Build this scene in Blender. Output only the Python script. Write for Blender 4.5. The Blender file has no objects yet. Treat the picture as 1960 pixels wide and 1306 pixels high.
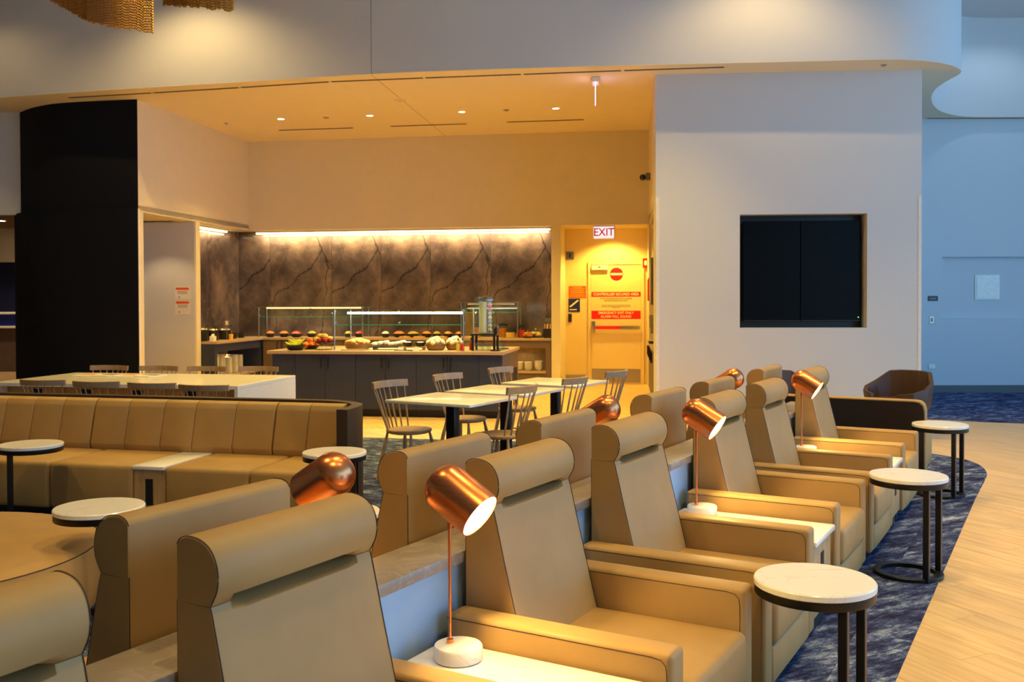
import bpy, bmesh, math, random
from mathutils import Vector, Matrix
random.seed(7)
S = bpy.context.scene
COL = S.collection
R = math.radians
# ------------------------------------------------------------------ camera
FPX, PITCH, ROLL, HOR, ZC = 1833.0, R(0.9), 0.0033, 577.0, 1.58
cd = bpy.data.cameras.new('camera'); cam = bpy.data.objects.new('camera', cd); COL.objects.link(cam)
cd.sensor_width = 36.0; cd.lens = FPX / 1960 * 36
cd.shift_y = -(653 - (HOR + FPX * math.tan(PITCH))) / 1960
cd.clip_start = 0.02
cam.matrix_world = Matrix.Translation((0, 0, ZC)) @ Matrix.Rotation(R(90) - PITCH, 4, 'X') @ Matrix.Rotation(-ROLL, 4, 'Z')
cd.dof.use_dof = True; cd.dof.focus_distance = 4.0; cd.dof.aperture_fstop = 7.0
S.camera = cam
# ------------------------------------------------------------------ view, world, lights
S.view_settings.view_transform = 'Standard'; S.view_settings.look = 'None'
S.view_settings.gamma = 1.0; S.view_settings.use_curve_mapping = False
S.view_settings.exposure = -0.1
W = bpy.data.worlds.new('daylight'); S.world = W; W.use_nodes = True
W.node_tree.nodes['Background'].inputs[0].default_value = (0.22, 0.54, 0.96, 1)
W.node_tree.nodes['Background'].inputs[1].default_value = 4.3

def area(name, loc, rot, sx, sy, power, col, portal=False, spread=180):
    l = bpy.data.lights.new(name, 'AREA'); l.shape = 'RECTANGLE'; l.size = sx; l.size_y = sy
    l.energy = power; l.color = col; l.spread = R(spread)
    if portal: l.cycles.is_portal = True
    o = bpy.data.objects.new(name, l); COL.objects.link(o); o.location = loc; o.rotation_euler = rot; return o
def spot(name, loc, target, power, angle=90, blend=.6, col=(1, .66, .3), rad=.06):
    l = bpy.data.lights.new(name, 'SPOT'); l.energy = power; l.spot_size = R(angle); l.spot_blend = blend
    l.color = col; l.shadow_soft_size = rad
    o = bpy.data.objects.new(name, l); COL.objects.link(o); o.location = loc
    d = Vector(target) - Vector(loc); o.rotation_euler = d.to_track_quat('-Z', 'Y').to_euler(); return o
WARM = (1.0, .66, .10)
ZH = 4.643      # ceiling of the buffet, underside of the bulkhead
ZU = 6.3        # ceiling of the lounge
# glazed facades behind and to the right of the camera let the daylight in
area('daylight_portal', (11.0, -5.9, 3.1), (R(90), 0, 0), 4, 6, 1, (1, 1, 1), True)
area('daylight_portal', (12.9, 3.0, 3.1), (R(90), 0, R(90)), 17, 6, 1, (1, 1, 1), True)
spot('wall_wash_spot', (8.0, 15.1, ZU - .05), (8.0, 15.3, 0), 32, 140, .6, (.6, .8, 1), .04)  # added bluish spot standing in for a daylight patch on the far wall
# recessed downlights of the lounge ceiling
for (x, y, p, a) in [(-4.6, 12.4, 190, 140), (3.1, 11.25, 150, 140), (-8.0, 13.2, 40, 140)]:
    spot('wall_wash_spot', (x, y, ZU - .05), (x, y + .1, 0), p, a, .6, (1, .70, .28), .04)
for (x, y, p) in [(-5, 6.2, 330), (-2.2, 3.2, 330), (-2.0, 7.6, 330), (.6, 1.2, 260), (.9, 4.6, 360), (1.8, 8.4, 360), (3.2, 2.6, 360), (4.2, 6.0, 420), (5.4, 9.6, 420), (2.6, 5.2, 200), (-.6, 10.4, 800), (-3.4, 11.2, 500), (1.6, 11.0, 600), (-5, 9.6, 250)]:
    spot('downlight', (x, y, ZU - .05), (x, y, 0), p * 1.12, 85, .7, WARM if y > 9 else (1.0, .69, .22), .1)
# ------------------------------------------------------------------ frames
TH = R(29.9); RU = Vector((math.sin(TH), math.cos(TH), 0)); RW = Vector((RU.y, -RU.x, 0)); RO = Vector((2.22, 5.33, 0)); RZ = R(90) - TH
def RF(u, v, z=0): return RO + RU * u + RW * v + Vector((0, 0, z))        # seating row: u along it, v towards the aisle
BA = R(9.0); BE = Vector((math.cos(BA), -math.sin(BA), 0)); BN = Vector((math.sin(BA), math.cos(BA), 0)); BZ = -BA
def BF(s, t, z=0): return BE * s + BN * t + Vector((0, 0, z))             # buffet: s along its back wall, t into depth
# ------------------------------------------------------------------ materials
def lin(c): return tuple((v / 12.92 if v <= .04045 else ((v + .055) / 1.055) ** 2.4) for v in c)
def rgb(r, g, b): return lin((r / 255, g / 255, b / 255)) + (1,)
MATS = {}
def nodes(name):
    m = bpy.data.materials.new(name); m.use_nodes = True; nt = m.node_tree; MATS[name] = m
    return m, nt, nt.nodes['Principled BSDF']
def N(nt, typ, **kw):
    n = nt.nodes.new(typ)
    for k, v in kw.items():
        if k in n.inputs: n.inputs[k].default_value = v
        else: setattr(n, k, v)
    return n
def coords(nt, scale=(1, 1, 1), rot=(0, 0, 0), kind='Object'):
    tc = N(nt, 'ShaderNodeTexCoord'); mp = N(nt, 'ShaderNodeMapping')
    mp.inputs['Scale'].default_value = scale; mp.inputs['Rotation'].default_value = rot
    nt.links.new(tc.outputs[kind], mp.inputs[0]); return mp.outputs[0]
def ramp(nt, fac, stops):
    r = N(nt, 'ShaderNodeValToRGB'); e = r.color_ramp.elements
    e[0].position, e[0].color = stops[0]; e[1].position, e[1].color = stops[-1]
    for p, c in stops[1:-1]:
        k = e.new(p); k.color = c
    nt.links.new(fac, r.inputs[0]); return r.outputs[0]
def bump(nt, b, h, strength=.2, dist=.002):
    n = N(nt, 'ShaderNodeBump'); n.inputs['Strength'].default_value = strength; n.inputs['Distance'].default_value = dist
    nt.links.new(h, n.inputs['Height']); nt.links.new(n.outputs[0], b.inputs['Normal'])
def plain(name, c, rough=.5, metal=0, var=.06, scale=30, bmp=0, spec=None, coat=0):
    m, nt, b = nodes(name)
    nz = N(nt, 'ShaderNodeTexNoise', Scale=scale, Detail=4.0); nt.links.new(coords(nt), nz.inputs['Vector'])
    lo = tuple(v * (1 - var) for v in c[:3]) + (1,); hi = tuple(min(1, v * (1 + var)) for v in c[:3]) + (1,)
    nt.links.new(ramp(nt, nz.outputs[0], [(.3, lo), (.7, hi)]), b.inputs['Base Color'])
    b.inputs['Roughness'].default_value = rough; b.inputs['Metallic'].default_value = metal
    if spec is not None: b.inputs['Specular IOR Level'].default_value = spec
    if coat: b.inputs['Coat Weight'].default_value = coat
    if bmp: bump(nt, b, nz.outputs[0], bmp, .003)
    return m
def emit(name, c, s):
    m, nt, b = nodes(name); b.inputs['Base Color'].default_value = tuple(v * .5 for v in c[:3]) + (1,); b.inputs['Specular IOR Level'].default_value = .1
    b.inputs['Emission Color'].default_value = c; b.inputs['Emission Strength'].default_value = s; return m
def glass(name, c=(.93, .98, .95, 1), rough=0.0, alpha=.12):
    m, nt, b = nodes(name); out = nt.nodes['Material Output']
    tr = N(nt, 'ShaderNodeBsdfTransparent'); tr.inputs[0].default_value = c
    gl = N(nt, 'ShaderNodeBsdfGlossy'); gl.inputs['Roughness'].default_value = rough
    mx = N(nt, 'ShaderNodeMixShader'); fr = N(nt, 'ShaderNodeLayerWeight', Blend=.5); pw = N(nt, 'ShaderNodeMath', operation='POWER'); pw.inputs[1].default_value = 4; nt.links.new(fr.outputs['Facing'], pw.inputs[0]); ml = N(nt, 'ShaderNodeMath', operation='MULTIPLY'); ml.inputs[1].default_value = .16; nt.links.new(pw.outputs[0], ml.inputs[0])
    ad = N(nt, 'ShaderNodeMath', operation='ADD'); ad.inputs[1].default_value = alpha * .3
    nt.links.new(ml.outputs[0], ad.inputs[0]); nt.links.new(ad.outputs[0], mx.inputs[0])
    nt.links.new(tr.outputs[0], mx.inputs[1]); nt.links.new(gl.outputs[0], mx.inputs[2]); nt.links.new(mx.outputs[0], out.inputs[0]); return m
def wood(name, c1, c2, rough=.5, sc=(6, .6, 6), gscale=8, rot=(0, 0, 0), bmp=.1):
    m, nt, b = nodes(name); v = coords(nt, sc, rot)
    nz = N(nt, 'ShaderNodeTexNoise', Scale=gscale, Detail=6.0, Distortion=.6); nt.links.new(v, nz.inputs['Vector'])
    oi = N(nt, 'ShaderNodeObjectInfo'); hs = N(nt, 'ShaderNodeHueSaturation')
    col = ramp(nt, nz.outputs[0], [(.3, c1), (.7, c2)])
    mr = N(nt, 'ShaderNodeMapRange'); mr.inputs['To Min'].default_value = .92; mr.inputs['To Max'].default_value = 1.06
    nt.links.new(oi.outputs['Random'], mr.inputs[0]); nt.links.new(mr.outputs[0], hs.inputs['Value']); nt.links.new(col, hs.inputs['Color'])
    nt.links.new(hs.outputs[0], b.inputs['Base Color']); b.inputs['Roughness'].default_value = rough
    if bmp: bump(nt, b, nz.outputs[0], bmp, .002)
    return m
def veined(name, base, vein, rough=.25, scale=3.0, width=.02, cloud=None, amt=1.0):
    m, nt, b = nodes(name); v = coords(nt)
    n1 = N(nt, 'ShaderNodeTexNoise', Scale=scale, Detail=6.0, Distortion=1.2); nt.links.new(v, n1.inputs['Vector'])
    vc = ramp(nt, n1.outputs[0], [(.5 - width * 2, (0, 0, 0, 1)), (.5, (amt, amt, amt, 1)), (.5 + width * 2, (0, 0, 0, 1))])
    mx = N(nt, 'ShaderNodeMixRGB'); mx.inputs[1].default_value = base; mx.inputs[2].default_value = vein
    nt.links.new(vc, mx.inputs[0]); nt.links.new(mx.outputs[0], b.inputs['Base Color'])
    if cloud:
        n2 = N(nt, 'ShaderNodeTexNoise', Scale=scale * .8, Detail=8.0); nt.links.new(v, n2.inputs['Vector'])
        nt.links.new(ramp(nt, n2.outputs[0], [(.3, base), (.7, cloud)]), mx.inputs[1])
    b.inputs['Roughness'].default_value = rough; return m
# upholstery
def leather(name, c):
    m, nt, b = nodes(name); v = coords(nt)
    n1 = N(nt, 'ShaderNodeTexNoise', Scale=5.0, Detail=3.0); nt.links.new(v, n1.inputs['Vector'])
    vo = N(nt, 'ShaderNodeTexVoronoi', Scale=420.0); nt.links.new(v, vo.inputs['Vector'])
    lo = tuple(x * .9 for x in c[:3]) + (1,)
    nt.links.new(ramp(nt, n1.outputs[0], [(.35, lo), (.65, c)]), b.inputs['Base Color'])
    b.inputs['Roughness'].default_value = .52; b.inputs['Specular IOR Level'].default_value = .3
    bump(nt, b, vo.outputs['Distance'], .12, .0008); return m
M_LEA = leather('tan_leather', rgb(178, 142, 88))
M_SEAM = plain('seam_thread', rgb(60, 40, 26), .7)
M_SEAML = plain('light_seam', rgb(160, 122, 76), .7)
M_FOOT = plain('black_foot', rgb(22, 20, 22), .5)
M_COP = None
m, nt, b = nodes('brushed_copper'); v = coords(nt, (2, 2, 90))
n1 = N(nt, 'ShaderNodeTexNoise', Scale=6.0, Detail=3.0); nt.links.new(v, n1.inputs['Vector'])
nt.links.new(ramp(nt, n1.outputs[0], [(.3, rgb(226, 130, 76)), (.7, rgb(244, 156, 100))]), b.inputs['Base Color'])
b.inputs['Metallic'].default_value = 1; b.inputs['Roughness'].default_value = .26; b.inputs['Anisotropic'].default_value = .4
bump(nt, b, n1.outputs[0], .05, .0005); M_COP = m
M_LAMPIN = plain('lamp_white_lining', rgb(250, 235, 205), .5)
M_BULB = emit('lamp_bulb_glow', (1, .80, .46, 1), 9)
M_MARB = veined('white_marble', rgb(238, 232, 224), rgb(206, 194, 180), .22, 3.0, .006, None, .5)
M_MARBW = veined('white_quartz', rgb(240, 236, 230), rgb(214, 202, 190), .18, 2.2, .004, None, .45)
M_LEDGE = veined('taupe_quartz', rgb(148, 136, 126), rgb(184, 172, 160), .3, 7, .02, rgb(166, 153, 142), .5)
M_OAK = wood('light_oak', rgb(170, 132, 84), rgb(200, 164, 112), .45, (14, 14, 1.2), 5)
M_METAL = plain('black_powder_metal', rgb(26, 22, 20), .38, .4)
M_CHAIR = wood('grey_washed_ash', rgb(150, 122, 92), rgb(184, 154, 120), .45, (20, 20, 3), 4, bmp=.05)
M_WALL = plain('wall_fabric_white', rgb(212, 210, 210), .85, 0, .02, 260, .15)
M_PLAST = plain('painted_plaster', rgb(226, 213, 186), .9, 0, .015, 6)
M_CEIL = plain('ceiling_paint', rgb(235, 220, 190), .9, 0, .01, 4)
M_BLUEW = plain('pale_wall_vinyl', rgb(205, 212, 218), .8, 0, .02, 200, .12)
M_BLACK = plain('charcoal_wall_fabric', rgb(17, 18, 25), .9, 0, .1, 240, .1, .25)
M_PART = plain('partition_fabric', rgb(172, 198, 226), .85, 0, .03, 300, .15)
M_DARK = plain('dark_slot', rgb(40, 32, 20), .8)
M_CAB = wood('charcoal_laminate', rgb(42, 50, 76), rgb(52, 60, 86), .42, (30, 30, 1.5), 4, bmp=.03)
M_CABW = wood('brown_laminate', rgb(96, 78, 70), rgb(112, 92, 82), .5, (30, 30, 1.5), 4, bmp=.03)
M_COUNT = plain('taupe_worktop', rgb(176, 152, 124), .35, 0, .08, 60)
M_HAND = plain('bronze_handle', rgb(44, 32, 26), .35, .8)
M_STEEL = plain('brushed_steel', rgb(176, 170, 160), .28, 1, .05, 40)
M_WHITE = plain('white_glaze', rgb(240, 236, 226), .2)
M_PAPER = plain('white_paper', rgb(236, 226, 212), .7)
M_BLK = plain('black_stoneware', rgb(24, 22, 21), .35)
M_GLASS = glass('clear_glass')
M_EDGE = plain('green_glass_edge', rgb(70, 190, 160), .1, 0, .02); MATS['green_glass_edge'].node_tree.nodes['Principled BSDF'].inputs['Transmission Weight'].default_value = .3
M_LED = emit('led_strip_warm', (1, .72, .34, 1), 15)
M_LEDW = emit('led_tube_white', (1, .9, .66, 1), 16)
M_LEDB = emit('led_tube_amber', (1, .66, .26, 1), 2.2)
M_DOWN = emit('downlight_lens', (1, .86, .55, 1), 14)
M_RED = plain('sign_red', rgb(226, 22, 20), .45)
M_ORA = plain('sign_orange', rgb(240, 84, 24), .5)
M_YEL = plain('sign_yellow', rgb(250, 190, 60), .5)
M_BLU = plain('sign_blue', rgb(16, 30, 110), .4)
M_DOOR = plain('cream_door_paint', rgb(232, 206, 150), .5, 0, .01, 5)
M_BRN = plain('brown_leather', rgb(74, 50, 36), .45, 0, .12, 9, .1)
M_PANEL = plain('espresso_laminate', rgb(36, 24, 20), .45, 0, .08, 14)
M_SHELL = plain('dark_sofa_shell', rgb(52, 38, 26), .45, 0, .08, 14)
M_SCREEN = plain('screen_glass', rgb(5, 7, 12), .35, 0, .02, 4, 0, .12)
M_GOLD = plain('gold_bead_chain', rgb(196, 150, 70), .35, 1, .1, 60)
M_BASKET = wood('woven_wicker', rgb(120, 84, 40), rgb(176, 128, 62), .7, (60, 60, 60), 5)
M_BREAD = plain('golden_pastry', rgb(226, 178, 96), .6, 0, .2, 40, .3)
M_BREAD2 = plain('pale_bread', rgb(238, 220, 176), .6, 0, .14, 40, .3)
M_ORNG = plain('orange_peel', rgb(240, 110, 14), .45, 0, .08, 120, .15)
M_BAN = plain('green_banana_skin', rgb(186, 190, 40), .5, 0, .14, 18)
M_APR = plain('red_apple_skin', rgb(176, 36, 34), .35, 0, .3, 22)
M_APG = plain('mango_skin', rgb(206, 176, 70), .4, 0, .3, 14)
M_SALSA = plain('red_salsa', rgb(206, 46, 20), .4, 0, .2, 60, .4)
M_CARROT = plain('orange_salad', rgb(222, 120, 40), .5, 0, .25, 70, .4)
M_GREEN = plain('green_salad', rgb(160, 150, 60), .6, 0, .3, 60, .4)
M_CREAM = plain('cream_cheese', rgb(240, 238, 232), .4, 0, .05, 30, .2)
M_OILY = plain('yellow_dressing', rgb(222, 190, 30), .2)
M_OILR = plain('red_dressing', rgb(214, 30, 18), .2)
M_ICE = plain('ice_water', rgb(206, 200, 176), .25, 0, .1, 120)
M_HONEY = plain('amber_preserve', rgb(186, 112, 26), .25, 0, .2, 40)
M_NAVY = plain('navy_panel', rgb(36, 40, 84), .6)
M_DBLUE = plain('cobalt_band', rgb(24, 40, 140), .5)
M_CORR = plain('corridor_ceiling', rgb(128, 96, 80), .9)
M_GREY = plain('grey_metal', rgb(120, 120, 122), .4, .6)
M_EXITB = emit('exit_lit_panel', (1, .80, .86, 1), 1.0)
M_EXITR = emit('exit_red_letters', (.6, .01, .02, 1), .35)
M_PINK = emit('exit_blade_edge', (.95, .62, 1, 1), 3)
M_GREENLED = emit('green_status_led', (.1, 1, .15, 1), 6)
M_INK = plain('dark_print', rgb(90, 66, 40), .7)
M_CREAMT = plain('cream_print', rgb(250, 236, 196), .6)
M_RUBBER = plain('grey_baseboard', rgb(96, 104, 108), .7)
# stone slabs: dark bookmatched marble
m, nt, b = nodes('slate_brown_marble'); v = coords(nt)
n0 = N(nt, 'ShaderNodeTexNoise', Scale=1.3, Detail=9.0, Roughness=.62, Distortion=.2); nt.links.new(v, n0.inputs['Vector'])
c0 = ramp(nt, n0.outputs[0], [(.3, rgb(52, 45, 46)), (.5, rgb(88, 76, 73)), (.72, rgb(140, 120, 106))])
nd = N(nt, 'ShaderNodeTexNoise', Scale=2.2, Detail=6.0); nt.links.new(v, nd.inputs['Vector'])
def cracks(scale, rot, amt, width):
    ma = N(nt, 'ShaderNodeVectorMath', operation='MULTIPLY_ADD'); ma.inputs[1].default_value = (amt,) * 3; nt.links.new(nd.outputs['Color'], ma.inputs[0]); nt.links.new(coords(nt, (1, 1, .55), rot), ma.inputs[2])
    vo = N(nt, 'ShaderNodeTexVoronoi', feature='DISTANCE_TO_EDGE', Scale=scale); nt.links.new(ma.outputs[0], vo.inputs['Vector'])
    return ramp(nt, vo.outputs['Distance'], [(0, (.9, .9, .9, 1)), (width * .35, (.55, .55, .55, 1)), (width, (0, 0, 0, 1))])
vn = cracks(.85, (0, .75, .3), .34, .012); vl = cracks(1.7, (0, -.5, .4), .5, .006)
mx = N(nt, 'ShaderNodeMixRGB'); nt.links.new(vn, mx.inputs[0]); nt.links.new(c0, mx.inputs[1]); mx.inputs[2].default_value = rgb(26, 22, 24)
mx2 = N(nt, 'ShaderNodeMixRGB'); nt.links.new(vl, mx2.inputs[0]); nt.links.new(mx.outputs[0], mx2.inputs[1]); mx2.inputs[2].default_value = rgb(120, 102, 92)
nt.links.new(mx2.outputs[0], b.inputs['Base Color']); b.inputs['Roughness'].default_value = .12; M_STONE = m
# plank floor
PLROT = math.atan2(.91, -.41)     # long direction of the planks
def plank_mat(name, brick):
    m, nt, b = nodes(name)
    v = coords(nt, (1, 1, 1), (0, 0, -PLROT)) if brick else coords(nt)
    mp = N(nt, 'ShaderNodeMapping'); mp.inputs['Scale'].default_value = (.7, 7, 1); nt.links.new(v, mp.inputs[0])
    nz = N(nt, 'ShaderNodeTexNoise', Scale=3.0, Detail=7.0, Distortion=.4); nt.links.new(mp.outputs[0], nz.inputs['Vector'])
    col = ramp(nt, nz.outputs[0], [(.3, rgb(208, 170, 112)), (.5, rgb(222, 186, 128)), (.7, rgb(232, 200, 146))])
    if brick:
        bk = N(nt, 'ShaderNodeTexBrick', Scale=1.0); bk.inputs['Brick Width'].default_value = 1.2; bk.inputs['Row Height'].default_value = .2
        bk.inputs['Mortar Size'].default_value = .002; bk.inputs['Color1'].default_value = (1, 1, 1, 1); bk.inputs['Color2'].default_value = (.93, .93, .93, 1); bk.inputs['Mortar'].default_value = (.8, .8, .8, 1)
        nt.links.new(v, bk.inputs['Vector'])
        mu = N(nt, 'ShaderNodeMixRGB', blend_type='MULTIPLY'); mu.inputs[0].default_value = 1
        nt.links.new(col, mu.inputs[1]); nt.links.new(bk.outputs[0], mu.inputs[2]); col = mu.outputs[0]
    else:
        oi = N(nt, 'ShaderNodeObjectInfo'); mr = N(nt, 'ShaderNodeMapRange'); mr.inputs['To Min'].default_value = .93; mr.inputs['To Max'].default_value = 1.03
        hs = N(nt, 'ShaderNodeHueSaturation'); nt.links.new(oi.outputs['Random'], mr.inputs[0]); nt.links.new(mr.outputs[0], hs.inputs['Value'])
        nt.links.new(col, hs.inputs['Color']); col = hs.outputs[0]
        ad = N(nt, 'ShaderNodeVectorMath', operation='MULTIPLY_ADD'); ad.inputs[1].default_value = (9, 9, 9)
        nt.links.new(oi.outputs['Random'], ad.inputs[0]); nt.links.new(v, ad.inputs[2]); nt.links.new(ad.outputs[0], mp.inputs[0])
    nt.links.new(col, b.inputs['Base Color']); b.inputs['Roughness'].default_value = .42; return m
M_FLOOR = plank_mat('plank_floor_far', True); M_PLANK = plank_mat('oak_plank', False)
def carpet_mat(name, rnd):
    m, nt, b = nodes(name); v = coords(nt, (1, 1, 1), (0, 0, -RZ), 'Object')
    mp = N(nt, 'ShaderNodeMapping'); mp.inputs['Scale'].default_value = (6, 1.7, 1); nt.links.new(v, mp.inputs[0])
    if rnd:
        oi = N(nt, 'ShaderNodeObjectInfo'); ad = N(nt, 'ShaderNodeVectorMath', operation='MULTIPLY_ADD'); ad.inputs[1].default_value = (30, 30, 30)
        nt.links.new(oi.outputs['Random'], ad.inputs[0]); nt.links.new(v, ad.inputs[2]); nt.links.new(ad.outputs[0], mp.inputs[0])
    n1 = N(nt, 'ShaderNodeTexNoise', Scale=1.8, Detail=13.0, Roughness=.86, Distortion=.0); nt.links.new(mp.outputs[0], n1.inputs['Vector'])
    n2 = N(nt, 'ShaderNodeTexNoise', Scale=160.0, Detail=2.0); nt.links.new(v, n2.inputs['Vector'])
    c = ramp(nt, n1.outputs[0], [(.40, rgb(34, 26, 52)), (.47, rgb(46, 50, 88)), (.53, rgb(78, 92, 132)), (.60, rgb(160, 172, 192))])
    mx = N(nt, 'ShaderNodeMixRGB', blend_type='OVERLAY'); mx.inputs[0].default_value = .6; nt.links.new(c, mx.inputs[1]); nt.links.new(n2.outputs[0], mx.inputs[2])
    nt.links.new(mx.outputs[0], b.inputs['Base Color']); b.inputs['Roughness'].default_value = .95; b.inputs['Specular IOR Level'].default_value = .1
    bump(nt, b, n2.outputs[0], .5, .004); return m
M_CARP = carpet_mat('blue_carpet', False); M_TILE = carpet_mat('blue_carpet_tile', True)
# ------------------------------------------------------------------ mesh helpers
def newbm(): return bmesh.new()
def box(bm, x0, x1, y0, y1, z0, z1, mat=None):
    vs = [bm.verts.new(p) for p in ((x0, y0, z0), (x1, y0, z0), (x1, y1, z0), (x0, y1, z0), (x0, y0, z1), (x1, y0, z1), (x1, y1, z1), (x0, y1, z1))]
    for f in ((3, 2, 1, 0), (4, 5, 6, 7), (0, 1, 5, 4), (1, 2, 6, 5), (2, 3, 7, 6), (3, 0, 4, 7)): bm.faces.new([vs[i] for i in f])
    if mat is not None:
        for q in vs: q.co = mat @ q.co
    return bm
def bev(bm, w, seg=2):
    bmesh.ops.bevel(bm, geom=bm.edges[:] + bm.verts[:], offset=w, segments=seg, affect='EDGES', profile=.5, clamp_overlap=True); return bm
def rbox(x0, x1, y0, y1, z0, z1, w=.01, seg=2):
    return bev(box(newbm(), x0, x1, y0, y1, z0, z1), w, seg)
def prism_x(bm, prof, x0, x1):         # prof: list of (y, z), extruded along x
    a = [bm.verts.new((x0, y, z)) for y, z in prof]; c = [bm.verts.new((x1, y, z)) for y, z in prof]
    n = len(prof)
    fs = [bm.faces.new(a), bm.faces.new(c[::-1])]
    for i in range(n): fs.append(bm.faces.new((a[i], c[i], c[(i + 1) % n], a[(i + 1) % n])))
    bmesh.ops.recalc_face_normals(bm, faces=fs)
    return bm
def prism_z(bm, poly, z0, z1):
    a = [bm.verts.new((p[0], p[1], z0)) for p in poly]; c = [bm.verts.new((p[0], p[1], z1)) for p in poly]
    n = len(poly); fs = [bm.faces.new(a), bm.faces.new(c)]
    for i in range(n): fs.append(bm.faces.new((a[i], a[(i + 1) % n], c[(i + 1) % n], c[i])))
    bmesh.ops.recalc_face_normals(bm, faces=fs); return bm
def lathe(bm, prof, n=24, mat=None, cap=True):
    rings = []
    for r, z in prof:
        if r < 1e-6: rings.append([bm.verts.new((0, 0, z))])
        else: rings.append([bm.verts.new((r * math.cos(2 * math.pi * k / n), r * math.sin(2 * math.pi * k / n), z)) for k in range(n)])
    nf = []
    for a, c in zip(rings, rings[1:]):
        for k in range(n):
            j = (k + 1) % n
            if len(a) == 1 and len(c) == 1: continue
            if len(a) == 1: nf.append(bm.faces.new((a[0], c[j], c[k])))
            elif len(c) == 1: nf.append(bm.faces.new((a[k], a[j], c[0])))
            else: nf.append(bm.faces.new((a[k], a[j], c[j], c[k])))
    if cap:
        if len(rings[0]) > 1: nf.append(bm.faces.new(rings[0][::-1]))
        if len(rings[-1]) > 1: nf.append(bm.faces.new(rings[-1]))
    bmesh.ops.recalc_face_normals(bm, faces=nf)
    if mat is not None:
        done = set()
        for rg in rings:
            for q in rg: q.co = mat @ q.co
    return bm
def tube(bm, pts, r, n=6, closed=False, r2=None):
    pts = [Vector(p) for p in pts]; m_ = len(pts); rings = []; up = None
    for i, p in enumerate(pts):
        if closed: d = (pts[(i + 1) % m_] - pts[i - 1]).normalized()
        else: d = (pts[min(i + 1, m_ - 1)] - pts[max(i - 1, 0)]).normalized()
        if up is None: up = Vector((0, 0, 1)) if abs(d.z) < .9 else Vector((1, 0, 0))
        a = d.cross(up).normalized(); c = d.cross(a).normalized(); up = -c if False else up
        rr = r if r2 is None else r + (r2 - r) * i / (m_ - 1)
        rings.append([bm.verts.new(p + a * rr * math.cos(2 * math.pi * k / n) + c * rr * math.sin(2 * math.pi * k / n)) for k in range(n)])
    fs = []
    for i in range(m_ if closed else m_ - 1):
        a, c = rings[i], rings[(i + 1) % m_]
        for k in range(n): fs.append(bm.faces.new((a[k], a[(k + 1) % n], c[(k + 1) % n], c[k])))
    if not closed: fs += [bm.faces.new(rings[0]), bm.faces.new(rings[-1])]
    bmesh.ops.recalc_face_normals(bm, faces=fs); return bm
def turned(bm, p0, p1, prof, n=10):    # a turned stick: prof = [(fraction, radius)]
    p0, p1 = Vector(p0), Vector(p1); d = p1 - p0; q = d.to_track_quat('Z', 'Y').to_matrix().to_4x4()
    return lathe(bm, [(r, f * d.length) for f, r in prof], n, Matrix.Translation(p0) @ q)
def ball(bm, c, r, sq=(1, 1, 1), n=12, mat=None):
    prof = [(r * math.sin(math.pi * k / 8), -r * math.cos(math.pi * k / 8)) for k in range(9)]
    prof[0] = (0, -r); prof[-1] = (0, r)
    m_ = Matrix.Translation(c) @ (mat or Matrix()) @ Matrix.Diagonal((*sq, 1)); return lathe(bm, prof, n, m_)
def mesh(bm, name, mat, smooth=.6):
    me = bpy.data.meshes.new(name); bm.normal_update(); bm.to_mesh(me); bm.free()
    if mat: me.materials.append(mat)
    if smooth: me.shade_smooth(); me.set_sharp_from_angle(angle=smooth)
    return me
def obj(name, bm, mat, parent=None, loc=None, rotz=0, smooth=.6):
    me = bm if isinstance(bm, bpy.types.Mesh) else mesh(bm, name, mat, smooth)
    o = bpy.data.objects.new(name, me); COL.objects.link(o)
    if parent: o.parent = parent
    if loc is not None: o.location = loc
    o.rotation_euler = (0, 0, rotz); return o
def tag(o, label, cat, group=None):
    o['label'] = label; o['category'] = cat
    if group: o['group'] = group
    return o
def thing(name, label, cat, loc=(0, 0, 0), rotz=0, group=None):
    o = bpy.data.objects.new(name, None); COL.objects.link(o); o.location = loc; o.rotation_euler = (0, 0, rotz)
    o.empty_display_size = .1; return tag(o, label, cat, group)
def struct(name, bm, mat, label=None, parent=None, loc=None, rotz=0, smooth=.6):
    o = obj(name, bm, mat, parent, loc, rotz, smooth)
    if parent is None: o['kind'] = 'structure'
    if label: o['label'] = label
    return o
def dup(root, label, loc, rotz=0, group=None):
    r = root.copy(); COL.objects.link(r); r.location = loc; r.rotation_euler = (0, 0, rotz); r['label'] = label
    if group: r['group'] = group
    def kids(a, c):
        for ch in list(a.children):
            k = ch.copy(); COL.objects.link(k); k.parent = c; kids(ch, k)
    kids(root, r); return r
def text(name, s, size, mat, parent, loc, rot=(R(90), 0, 0), sx=1.0):
    c = bpy.data.curves.new(name, 'FONT'); c.body = s; c.size = size; c.align_x = 'CENTER'; c.align_y = 'CENTER'; c.extrude = .0015; c.offset = size * .012
    t = bpy.data.objects.new(name, c); COL.objects.link(t)
    dg = bpy.context.evaluated_depsgraph_get(); me = bpy.data.meshes.new_from_object(t.evaluated_get(dg))
    bpy.data.objects.remove(t); me.materials.clear(); me.materials.append(mat)
    o = bpy.data.objects.new(name, me); COL.objects.link(o); o.parent = parent; o.location = loc; o.rotation_euler = rot; o.scale = (sx, 1, 1); return o
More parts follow.
